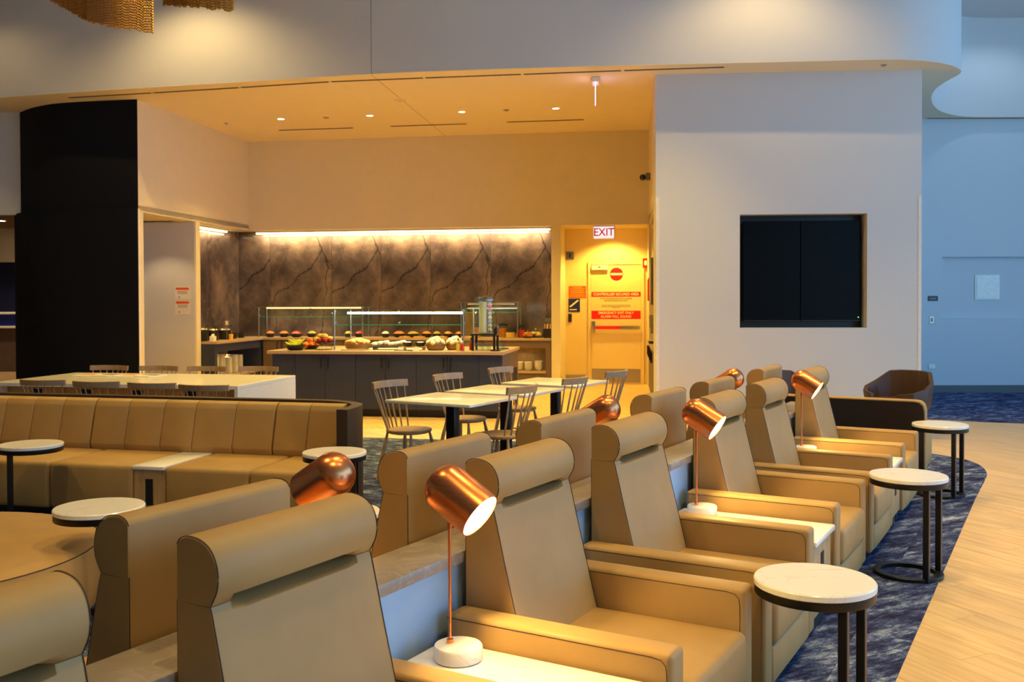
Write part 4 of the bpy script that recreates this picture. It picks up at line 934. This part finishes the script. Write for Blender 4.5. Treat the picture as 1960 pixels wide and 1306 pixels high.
for x, y in ((-.04, -.07), (.04, -.07), (.09, -.01), (0, .02)): item('apple', AP, 'red apple in the wire basket', 'apple', -4.745 + x, 12.95 + y, IZ + .135, (0, 0, 0), 'apples in the wire basket')
for x, y, z in ((-.05, -.01, .19), (.02, -.03, .19), (-.085, -.05, .14), (.06, .05, .15)): item('mango', MG, 'green-yellow mango in the wire basket', 'mango', -4.745 + x, 12.95 + y, IZ + z, (0, 0, x * 9), 'mangoes in the wire basket')
# breads under the island guard
ROLL_ = mesh(ball(newbm(), (0, 0, 0), .04, (1.25, .85, .7)), 'roll', M_BREAD); ROLLP = mesh(ball(newbm(), (0, 0, 0), .036, (1.0, .9, .75)), 'roll', M_BREAD2)
def wicker(label, s_, t_, r): return vessel('wicker_basket', label, 'basket', s_, t_, r, .085, M_BASKET, 'wicker baskets', IZ, .7)
def pile(name, me, label, cat, s_, t_, z, r, n, g, dz=.03, sc=1):
    for k in range(n):
        a = k * 2.4; q = r * math.sqrt((k + .5) / n); item(name, me, label, cat, s_ + q * math.cos(a), t_ + q * math.sin(a), z + dz * (1 - q / r) * 1.6, (random.uniform(-.3, .3), random.uniform(-.3, .3), a), g, sc)
wicker('large wicker basket of golden rolls at the left under the island glass', -4.28, 13.05, .19); pile('bread_roll', ROLL_, 'golden bread roll in the large left basket', 'bread', -4.28, 13.05, IZ + .10, .155, 20, 'golden rolls')
t = BT('bread_board', 'wooden bread board in front of the large basket', 'board', -4.26, 12.79, IZ, .05); obj('board', bev(box(newbm(), -.17, .17, -.03, .03, 0, .018), .004, 1), M_OAK, t); obj('handle', bev(box(newbm(), .1705, .23, -.01, .01, .003, .015), .003, 1), M_OAK, t)
t = BT('platter', 'long black platter of pale pastries in the middle of the island', 'platter', -3.83, 13.08, IZ); obj('tray', bev(box(newbm(), -.25, .25, -.12, .12, .03, .05), .006, 1), M_BLK, t)
for x in (-.2, .2): obj('foot', box(newbm(), x - .01, x + .01, -.09, .09, 0, .0295), M_BLK, t)
for k in range(18): item('pastry', ROLLP, 'pale pastry on the long black platter', 'pastry', -4.03 + (k % 6) * .08, 13.02 + (k // 6 % 3) * .055, IZ + .075 + .012 * (k % 3), (.2, .3, k), 'pastries on the platter', 1.1)
t = BT('wooden_riser', 'low wooden riser carrying two black bowls', 'riser', -3.44, 12.98, IZ); obj('top', bev(box(newbm(), -.165, .165, -.07, .07, .035, .05), .002, 1), M_OAK, t)
for x in (-.14, .14): obj('foot', box(newbm(), x - .012, x + .012, -.06, .06, 0, .0345), M_OAK, t)
for s_, n_ in ((-3.525, 'left'), (-3.35, 'right')):
    vessel('dip_bowl', 'black dip bowl on the wooden riser, %s one' % n_, 'bowl', s_, 12.98, .085, .06, M_BLK, 'dip bowls', IZ + .0505); heap('cream_cheese', 'white spread in the %s dip bowl' % n_, 'food', s_, 12.98, IZ + .094, .072, .02, M_CREAM)
for s_, n_ in ((-3.60, 'left'), (-3.38, 'right')):
    t = BT('tent_card', 'small folded white label card before the riser, %s one' % n_, 'card', s_, 12.87, IZ, 0, 'tent cards'); obj('leaf', prism_x(newbm(), [(-.02, 0), (-.017, 0), (.002, .045), (-.001, .045)], -.035, .035), M_PAPER, t); obj('leaf', prism_x(newbm(), [(.02, 0), (.017, 0), (.0005, .0449), (.0035, .0449)], -.035, .035), M_PAPER, t)
t = BT('serving_tongs', 'bronze serving tongs lying on the island edge', 'tongs', -3.52, 12.70, IZ, .02)
for y, a in ((-.012, .03), (.012, -.03)): obj('arm', tube(newbm(), [(-.13, y * .3, .006), (0, y, .010), (.13, y * 1.6, .006)], .005, 6), M_HAND, t)
for s_, t_, n_, r in ((-3.13, 12.98, 'second', .14), (-2.88, 13.08, 'right', .13)):
    wicker('wicker basket of pale bread at the right under the island glass, %s one' % n_, s_, t_, r); pile('pale_bread', ROLLP, 'pale bread piece in the %s right-hand basket' % n_, 'bread', s_, t_, IZ + .10, r * .8, 16, 'pale bread, %s basket' % n_, .05, 1.15)
# dressing bottles
def bottle(label, s_, t_, mat, z=IZ):
    t = BT('dressing_bottle', label, 'bottle', s_, t_, z, 0, 'dressing bottles')
    obj('glass', lathe(newbm(), [(0, 0), (.027, 0), (.028, .01), (.028, .085), (.012, .12), (.011, .145)], 18), M_GLASS, t)
    obj('dressing', lathe(newbm(), [(0, .004), (.0255, .004), (.0255, .083), (.015, .105), (0, .106)], 18), mat, t); obj('stopper', lathe(newbm(), [(.013, .1451), (.013, .165), (.005, .175), (0, .176)], 14), M_BLK, t)
bottle('glass bottle of yellow dressing beside the island sneeze guard', -2.765, 12.76, M_OILY); bottle('glass bottle of red dressing beside the yellow one', -2.70, 12.74, M_OILR); bottle('glass bottle of red dressing under the drinks dispenser', -2.63, 12.98, M_OILR)
# drinks dispenser
t = BT('drinks_dispenser', 'tall clear drinks dispenser with ice core and lemon infuser on a black stand', 'dispenser', -2.43, 12.98, IZ)
for x in (-.15, .15):
    for y in (-.13, .13): obj('leg', bev(box(newbm(), x - .016, x + .016, y - .016, y + .016, 0, .21), .003, 1), M_BLK, t)
obj('platform', bev(box(newbm(), -.18, .18, -.15, .15, .2105, .235), .006, 1), M_BLK, t)
obj('cylinder', lathe(newbm(), [(.142, .236), (.145, .24), (.145, .70), (.140, .70), (.140, .245)], 36, None, False), M_GLASS, t)
obj('lid', lathe(newbm(), [(.148, .7005), (.148, .73), (.12, .735), (.05, .74), (.02, .76), (0, .76)], 36), M_GLASS, t)
obj('lid_rim', lathe(newbm(), [(.142, .69), (.1485, .69), (.1485, .7004), (.142, .7004)], 36, None, False), M_STEEL, t)
obj('ice_core', lathe(newbm(), [(0, .245), (.052, .245), (.052, .67), (0, .67)], 24, Matrix.Translation((-.02, -.06, 0))), M_ICE, t)
f = obj('fruit_infuser', lathe(newbm(), [(.004, .245), (.004, .67)], 10, Matrix.Translation((.075, -.045, 0))), M_STEEL, t)
for k in range(7): obj('fruit_slice', ball(newbm(), (.075, -.045, .285 + k * .056), .028, (1, 1, 1)), [M_YEL, M_OILY, M_GREEN, M_YEL, M_BAN, M_ORNG, M_ORNG][k], f)
obj('tap', bev(box(newbm(), .15, .20, -.19, -.14, .225, .31), .006, 1), M_BLK, t); obj('tap_lever', bev(box(newbm(), .155, .215, -.195, -.165, .3105, .35), .004, 1), M_STEEL, t)
gm = mesh(lathe(newbm(), [(0, 0), (.03, 0), (.036, .095), (.0335, .095), (.028, .008), (0, .008)], 18), 'tumbler', M_GLASS)
for i, (x, y) in enumerate(((-.10, -.04), (-.02, -.04), (.06, -.04), (-.06, .05), (.03, .05), (.24, -.06), (.245, .03))):
    item('tumbler', gm, 'clear tumbler under the drinks dispenser' if i < 5 else 'clear tumbler right of the drinks dispenser', 'glass', -2.43 + x, 12.98 + y, IZ, (0, 0, 0), 'tumblers under the dispenser' if i < 5 else 'tumblers beside the dispenser')
t = BT('coaster_tray', 'small round black tray at the right end of the island', 'tray', -2.24, 13.35, IZ); obj('plate', lathe(newbm(), [(0, 0), (.08, 0), (.085, .012), (.08, .014), (.074, .006), (0, .006)], 24), M_BLK, t); obj('knob', lathe(newbm(), [(.012, .0061), (.012, .02), (0, .022)], 12), M_STEEL, t)
t = BT('coaster_tray', 'black drip tray below the dispenser tap', 'tray', -2.26, 12.80, IZ); obj('plate', lathe(newbm(), [(0, 0), (.07, 0), (.075, .016), (.07, .018), (.064, .006), (0, .006)], 24), M_BLK, t); obj('grid', lathe(newbm(), [(0, .0065), (.06, .0065), (.06, .009), (0, .009)], 20), M_GREY, t)
# rear counter food
RB = [(-7.50, .10, M_CARROT, 'orange salad, leftmost'), (-7.24, .11, M_CARROT, 'orange salad, second from the left'), (-6.97, .13, M_SALSA, 'red tomatoes'), (-6.68, .11, M_GREEN, 'leaves behind the oranges'), (-5.93, .09, M_YEL, 'lemon wedges'), (-5.74, .09, M_SALSA, 'red fruit near the left guard'),
      (-5.20, .09, M_CREAM, 'white yoghurt'), (-4.945, .135, M_CARROT, 'orange salad in the middle'), (-4.66, .135, M_GREEN, 'green and yellow salad'), (-4.41, .11, M_CARROT, 'carrot salad right of the middle'), (-4.205, .088, M_GREEN, 'dark leaves'), (-4.0, .11, M_HONEY, 'golden fries'), (-3.775, .10, M_HONEY, 'golden wedges')]
for i, (s_, r, m_, n_) in enumerate(RB):
    tt = 17.52 + .05 * (i % 2)
    vessel('salad_bowl', 'black bowl on the rear counter with %s' % n_, 'bowl', s_, tt, r, .075, M_BLK, 'black bowls on the rear counter'); heap('salad', 'heap of %s in its black bowl on the rear counter' % n_, 'food', s_, tt, IZ + .062, r * .88, .05, m_)
for i, (s_, n_) in enumerate(((-4.80, 'left'), (-4.52, 'middle'), (-4.10, 'right'), (-3.60, 'far right'))):
    t = BT('serving_board', 'wooden serving board with tongs on the rear counter edge, %s one' % n_, 'board', s_, 17.40, IZ, .1 * (i - 1), 'serving boards'); obj('board', bev(box(newbm(), -.10, .10, -.03, .03, 0, .012), .003, 1), M_OAK, t); obj('tongs', tube(newbm(), [(-.1, 0, .02), (0, .005, .026), (.12, 0, .018)], .006, 6), M_YEL, t)
def jar(label, s_, t_, r, h, mat, lid=M_BLK, z=IZ):
    t = BT('storage_jar', label, 'jar', s_, t_, z, 0, 'jars on the rear counter')
    obj('glass', lathe(newbm(), [(0, 0), (r * .95, 0), (r, .01), (r, h * .9), (r * .8, h)], 22), M_GLASS, t); obj('contents', lathe(newbm(), [(0, .006), (r * .93, .006), (r * .93, h * .78), (0, h * .8)], 20), mat, t); obj('lid', lathe(newbm(), [(r * .85, h + .0005), (r * .88, h + .03), (r * .3, h + .036), (r * .25, h + .055), (0, h + .057)], 20), lid, t)
jar('large jar of golden cereal with a dark lid, left of the jars', -2.96, 17.62, .10, .22, M_HONEY); jar('short jar of nuts in front of the large cereal jar', -2.80, 17.48, .09, .13, M_BREAD); jar('small jar of amber preserve between the jars', -2.69, 17.5, .045, .10, M_HONEY)
jar('jar of red jam with a dark lid beside the glass dome', -2.60, 17.55, .075, .19, M_SALSA); jar('amber jar by the sneeze guard behind the dispenser', -3.45, 17.6, .07, .24, M_CARROT)
def dome(label, s_, t_, r, z, mat):
    t = BT('cake_dome', label, 'cake stand', s_, t_, z); obj('plate', lathe(newbm(), [(0, 0), (r, 0), (r * 1.05, .012), (0, .012)], 28), M_BLK, t)
    obj('cloche', lathe(newbm(), [(r * .95, .0125), (r * .95, .04)] + [(r * .95 * math.cos(a), .04 + r * .8 * math.sin(a)) for a in [math.pi / 2 * k / 7 for k in range(1, 7)]] + [(.008, .04 + r * .8)], 28, None, False), M_GLASS, t); obj('knob', ball(newbm(), (0, 0, .055 + r * .8), .016), M_STEEL, t)
    for k in range(7): obj('pastry', ball(newbm(), (.5 * r * math.cos(k * .9), .5 * r * math.sin(k * .9), .045 + .03 * (k % 2)), .045, (1.1, .9, .75)), mat, t)
dome('glass cake dome with golden pastries on the rear counter', -2.35, 17.64, .13, IZ, M_BREAD); dome('low glass dome in front of the pastries', -2.47, 17.43, .085, IZ, M_HONEY)
t = BT('cutlery_caddy', 'black caddy filled with wrapped cutlery at the right end of the rear counter', 'caddy', -2.11, 17.48, IZ); obj('box', bev(box(newbm(), -.07, .07, -.07, .07, 0, .17), .004, 1), M_BLK, t)
for k in range(9): obj('cutlery', bev(box(newbm(), -.05 + (k % 3) * .05 - .008, -.05 + (k % 3) * .05 + .008, -.05 + (k // 3) * .05 - .008, -.05 + (k // 3) * .05 + .008, .171, .26), .003, 1), M_BREAD2 if k % 2 else M_HONEY, t)
t = BT('price_sign', 'small grey sign standing behind the cutlery caddy', 'sign', -2.12, 17.68, IZ); obj('plate', bev(box(newbm(), -.06, .06, -.005, .005, .28, .36), .002, 1), M_GREY, t); obj('pole', tube(newbm(), [(0, 0, 0), (0, 0, .28)], .004, 6), M_STEEL, t); obj('foot', lathe(newbm(), [(.03, 0), (.03, .006), (0, .006)], 14), M_STEEL, t)
# left counter vessels
def pot(label, s_, t_, r, h, lid=True):
    t = BT('soup_kettle', label, 'pot', s_, t_, IZ, 0, 'black pots on the left counter'); obj('body', lathe(newbm(), [(0, 0), (r * .9, 0), (r, .02), (r, h), (r * .94, h), (r * .94, .02), (0, .02)], 24), M_BLK, t)
    if lid: obj('lid', lathe(newbm(), [(r * .96, h + .0005), (r * .8, h + .025), (0, h + .035)], 22), M_STEEL, t); obj('ladle', tube(newbm(), [(r * .4, -.02, h - .05), (r * .9, -.03, h + .06), (r * 1.3, -.03, h + .08)], .006, 6), M_BLK, t)
pot('black soup kettle nearest to the pier on the left counter', -7.95, 15.62, .12, .20); pot('second black soup kettle on the left counter', -7.92, 15.95, .12, .18); pot('black soup kettle with a raised ladle, farthest of three', -7.92, 16.42, .13, .17)
for t_, r, n_ in ((16.78, .09, 'nearer'), (17.10, .085, 'farther')): vessel('small_bowl', 'small black bowl on the left counter by the corner, %s one' % n_, 'bowl', -7.90, t_, r, .10, M_BLK, 'small black bowls on the left counter')
t = BT('soup_cup', 'yellow ceramic cup beside the ladle kettle on the left counter', 'cup', -7.70, 16.24, IZ); obj('cup', lathe(newbm(), [(0, 0), (.035, 0), (.042, .10), (.037, .10), (.03, .01), (0, .01)], 20), M_YEL, t); obj('spoon', tube(newbm(), [(0, 0, .02), (.03, -.03, .16)], .005, 6), M_OAK, t)
t = BT('label_stand', 'tiny white label on a thin stand above the left kettles', 'sign', -7.72, 16.12, IZ); obj('pole', tube(newbm(), [(0, 0, .006), (0, 0, .27)], .004, 6), M_STEEL, t); obj('card', bev(box(newbm(), -.025, .025, -.004, .004, .2705, .34), .001, 1), M_PAPER, t); obj('foot', lathe(newbm(), [(.03, 0), (.03, .0055), (0, .0055)], 14), M_STEEL, t)
t = BT('napkin_box', 'white napkin box at the near end of the left counter', 'box', -7.68, 15.50, IZ); obj('box', bev(box(newbm(), -.04, .04, -.05, .05, 0, .09), .004, 1), M_WHITE, t); obj('napkin', prism_x(newbm(), [(-.03, .0905), (.03, .0905), (.01, .13)], -.02, .02), M_PAPER, t)
# posters in the alcove (on its far cheek, facing the camera)
for z0, z1, n_ in ((1.63, 1.845, 'upper'), (1.375, 1.61, 'lower')):
    t = BT('notice', '%s white paper notice with an orange heading in the left alcove' % n_, 'notice', -8.095, 15.239, 0, 0, 'alcove notices')
    obj('sheet', box(newbm(), -.135, .135, -.004, 0, z0, z1), M_PAPER, t); obj('heading', box(newbm(), -.12, .12, -.0052, -.0041, z1 - .052, z1 - .012), M_ORA, t)
    for k in range(3): obj('print_line', box(newbm(), -.09, .09, -.0048, -.0041, z1 - .077 - k * .02, z1 - .071 - k * .02), M_INK, t)
    obj('mark', box(newbm(), -.07, -.05, -.0048, -.0041, z0 + .03, z0 + .05), M_BLK, t)
# ---- emergency door and its signs (on the door wall, facing the room)
t = thing('door_1', 'cream emergency exit door with red warning bands', 'door', BF(-.895, TD), BZ); t['kind'] = 'structure'
del t['category']
for a, c, z0, z1 in ((-.53, -.476, 0, 2.33), (.476, .53, 0, 2.33), (-.476, .476, 2.272, 2.33)): obj('frame', bev(box(newbm(), a, c, -.035, -.001, z0, z1), .003, 1), M_DOOR, t)
leaf = obj('leaf', bev(box(newbm(), -.474, .474, -.02, -.001, .008, 2.27), .002, 1), M_DOOR, t)
obj('no_entry_disc', lathe(newbm(), [(0, 0), (.125, 0), (.125, .0015), (0, .0015)], 32, Matrix.Translation((.01, -.0205, 2.09)) @ Matrix.Rotation(R(90), 4, 'X')), M_RED, leaf); obj('no_entry_bar', box(newbm(), -.10, .12, -.0235, -.0222, 2.07, 2.11), M_CREAMT, leaf)
o = obj('red_band', box(newbm(), -.465, .465, -.022, -.0202, 1.661, 1.752), M_RED, leaf); text('lettering', 'CONTROLLED SECURED AREA', .068, M_CREAMT, o, (0, -.0226, 1.706), sx=.92)
o = obj('red_band', box(newbm(), -.465, .465, -.022, -.0202, 1.238, 1.395), M_RED, leaf); text('lettering', 'EMERGENCY EXIT ONLY', .066, M_CREAMT, o, (0, -.0226, 1.352), sx=.92); text('lettering', 'ALARM WILL SOUND', .066, M_CREAMT, o, (0, -.0226, 1.282), sx=.92)
text('lettering', 'ACTIVE AND APPROVED PHOTO ID BADGE', .036, M_INK, leaf, (0, -.0215, 1.625), sx=.85); text('lettering', 'REQUIRED BEYOND THIS POINT', .036, M_INK, leaf, (0, -.0215, 1.585), sx=.85)
for z, w in ((1.50, .27), (1.475, .28), (1.45, .08)): obj('print_line', box(newbm(), -w, w, -.0212, -.0202, z - .004, z + .004), M_INK, leaf)
o = obj('push_bar', bev(box(newbm(), -.44, .46, -.085, -.055, 1.04, 1.108), .008, 2), M_STEEL, leaf); obj('red_label', box(newbm(), -.39, .09, -.0862, -.0852, 1.045, 1.103), M_RED, o); obj('latch_housing', bev(box(newbm(), -.46, -.395, -.1, -.0205, .98, 1.2), .01, 2), M_STEEL, o)
obj('kick_plate', box(newbm(), -.46, .46, -.0225, -.0202, .03, .29), M_STEEL, leaf)
o = obj('door_closer', bev(box(newbm(), -.46, -.15, -.08, -.0205, 2.17, 2.26), .006, 1), M_PAPER, leaf); obj('indicator', box(newbm(), -.33, -.29, -.0815, -.0805, 2.21, 2.235), M_RED, o)
tag(t, 'cream emergency exit door with red warning bands', 'door'); del t['category']
t = BT('exit_sign', 'lit EXIT sign hanging above the emergency door', 'sign', -1.08, 17.62, ZS); obj('box', bev(box(newbm(), -.20, .20, -.03, .03, -.24, -.001), .006, 1), M_WHITE, t); f = obj('face', box(newbm(), -.185, .185, -.0325, -.0305, -.228, -.012), M_EXITB, t); text('lettering', 'EXIT', .20, M_EXITR, f, (0, -.0335, -.12), sx=.92)
t = BT('warning_sign', 'orange warning notice left of the emergency door', 'sign', -1.63, TD - .001); p = obj('plate', box(newbm(), -.165, .165, -.008, 0, 1.645, 1.867), M_ORA, t); text('lettering', 'WARNING', .038, M_YEL, p, (0, -.0095, 1.842))
for k in range(5): obj('print_line', box(newbm(), -.14 + .02 * (k % 2), .14 - .02 * (k % 2), -.0088, -.0081, 1.81 - k * .034, 1.82 - k * .034), M_YEL, p)
t = BT('stair_sign', 'dark blue stairway sign with white steps left of the door', 'sign', -1.692, TD - .001); p = obj('plate', box(newbm(), -.11, .11, -.008, 0, 1.376, 1.626), M_BLU, t)
for k in range(6): obj('step', box(newbm(), -.088 + k * .027, -.088 + k * .027 + .04, -.0095, -.0081, 1.468 + k * .022, 1.468 + k * .022 + .022), M_CREAMT, p)
obj('print_line', box(newbm(), -.09, .05, -.0095, -.0081, 1.408, 1.425), M_CREAMT, p)
t = BT('card_reader', 'black card reader under the stairway sign', 'card reader', -1.773, TD - .001); obj('body', bev(box(newbm(), -.033, .033, -.025, 0, 1.176, 1.336), .004, 1), M_BLK, t); obj('indicator', box(newbm(), -.01, .01, -.0265, -.0252, 1.30, 1.31), M_GREY, t)
t = BT('wall_speaker', 'small grey intercom plate high on the wall left of the door', 'intercom', -1.77, TD - .001); obj('plate', bev(box(newbm(), -.07, .07, -.02, 0, 2.376, 2.527), .004, 1), M_GREY, t); obj('lens', bev(box(newbm(), -.02, .02, -.024, -.0202, 2.41, 2.5), .003, 1), M_DBLUE, t)
t = BT('fire_strobe', 'red fire alarm strobe right of the emergency door', 'alarm', -.33, TD - .001); obj('body', bev(box(newbm(), -.06, .06, -.05, 0, 2.204, 2.383), .004, 1), M_RED, t); obj('lens', bev(box(newbm(), -.03, .02, -.06, -.0505, 2.25, 2.34), .006, 1), M_WHITE, t)
struct('baseboard_back', box(newbm(), -1.855, -1.43, TD - .02, TD - .002, .001, .17), M_STEEL, 'steel kick strip left of the emergency door', None, None, BZ)
# ---- coffee recess on the right (local: x along depth, -y towards the buffet)
CA = math.atan2(d.y, d.x) if False else math.atan2((A1 - A0).y, (A1 - A0).x)
def CR(x): return A0 + (A1 - A0).normalized() * x
t = thing('coffee_counter', 'narrow coffee counter with taupe top in the recess right of the door', 'counter', CR(.3), CA)
obj('body', box(newbm(), 0, 2.9, -.64, .0, .10, .86), M_CABW, t); obj('toe_kick', box(newbm(), 0, 2.9, -.6, -.06, .001, .0995), M_FOOT, t); obj('top', bev(box(newbm(), -.02, 2.92, -.65, .03, .861, .905), .003, 1), M_COUNT, t)
for k in range(5):
    o = obj('door', bev(box(newbm(), .05 + k * .56, .58 + k * .56, .0005, .02, .12, .85), .002, 1), M_CABW, t); obj('handle', bev(box(newbm(), .5 + k * .56, .515 + k * .56, .0205, .05, .66, .82), .003, 1), M_HAND, o)
t = thing('coffee_machine', 'dark coffee machine with a steel front in the recess right of the door', 'coffee machine', CR(1.9), CA)
obj('body', bev(box(newbm(), -.2, .2, -.55, -.05, .906, 1.36), .01, 1), M_BLK, t); obj('drip_tray', bev(box(newbm(), -.18, .18, -.0495, .05, .906, .94), .004, 1), M_BLK, t); obj('head', bev(box(newbm(), -.2, .2, -.0495, .04, 1.16, 1.36), .01, 1), M_STEEL, t); obj('spout', bev(box(newbm(), -.03, .03, -.03, .02, 1.06, 1.1595), .004, 1), M_STEEL, t)
t = thing('wall_cabinet', 'tall grey dispenser cabinet above the coffee counter', 'cabinet', CR(2.2), CA)
obj('body', bev(box(newbm(), -.5, .5, -.62, -.02, 1.5, 2.28), .006, 1), M_GREY, t); obj('door', bev(box(newbm(), -.49, .49, -.0195, .02, 1.52, 2.26), .006, 1), M_GREY, t); obj('stone_panel', box(newbm(), -.5, .5, -.62, -.02, 2.2805, 2.94), M_STONE, t)
t = thing('fire_extinguisher', 'red fire extinguisher mounted beside the coffee counter', 'extinguisher', CR(3.32) + (CR(1) - CR(0)).cross(Vector((0, 0, 1))) * .02 + Vector((0, 0, 1.58)))
obj('cylinder', lathe(newbm(), [(0, 0), (.05, 0), (.055, .02), (.055, .36), (.03, .41), (.015, .43)], 18), M_RED, t); obj('valve', bev(box(newbm(), -.02, .02, -.02, .02, .4305, .47), .004, 1), M_BLK, t)
t = thing('dome_camera', 'black dome security camera high on the right wall of the buffet', 'camera', CR(2.5) + Vector((0, 0, 3.62)), CA)
obj('mount', bev(box(newbm(), -.06, .06, .001, .08, -.05, .07), .01, 1), M_GREY, t); obj('dome', ball(newbm(), (0, .125, 0), .055), M_BLK, t)
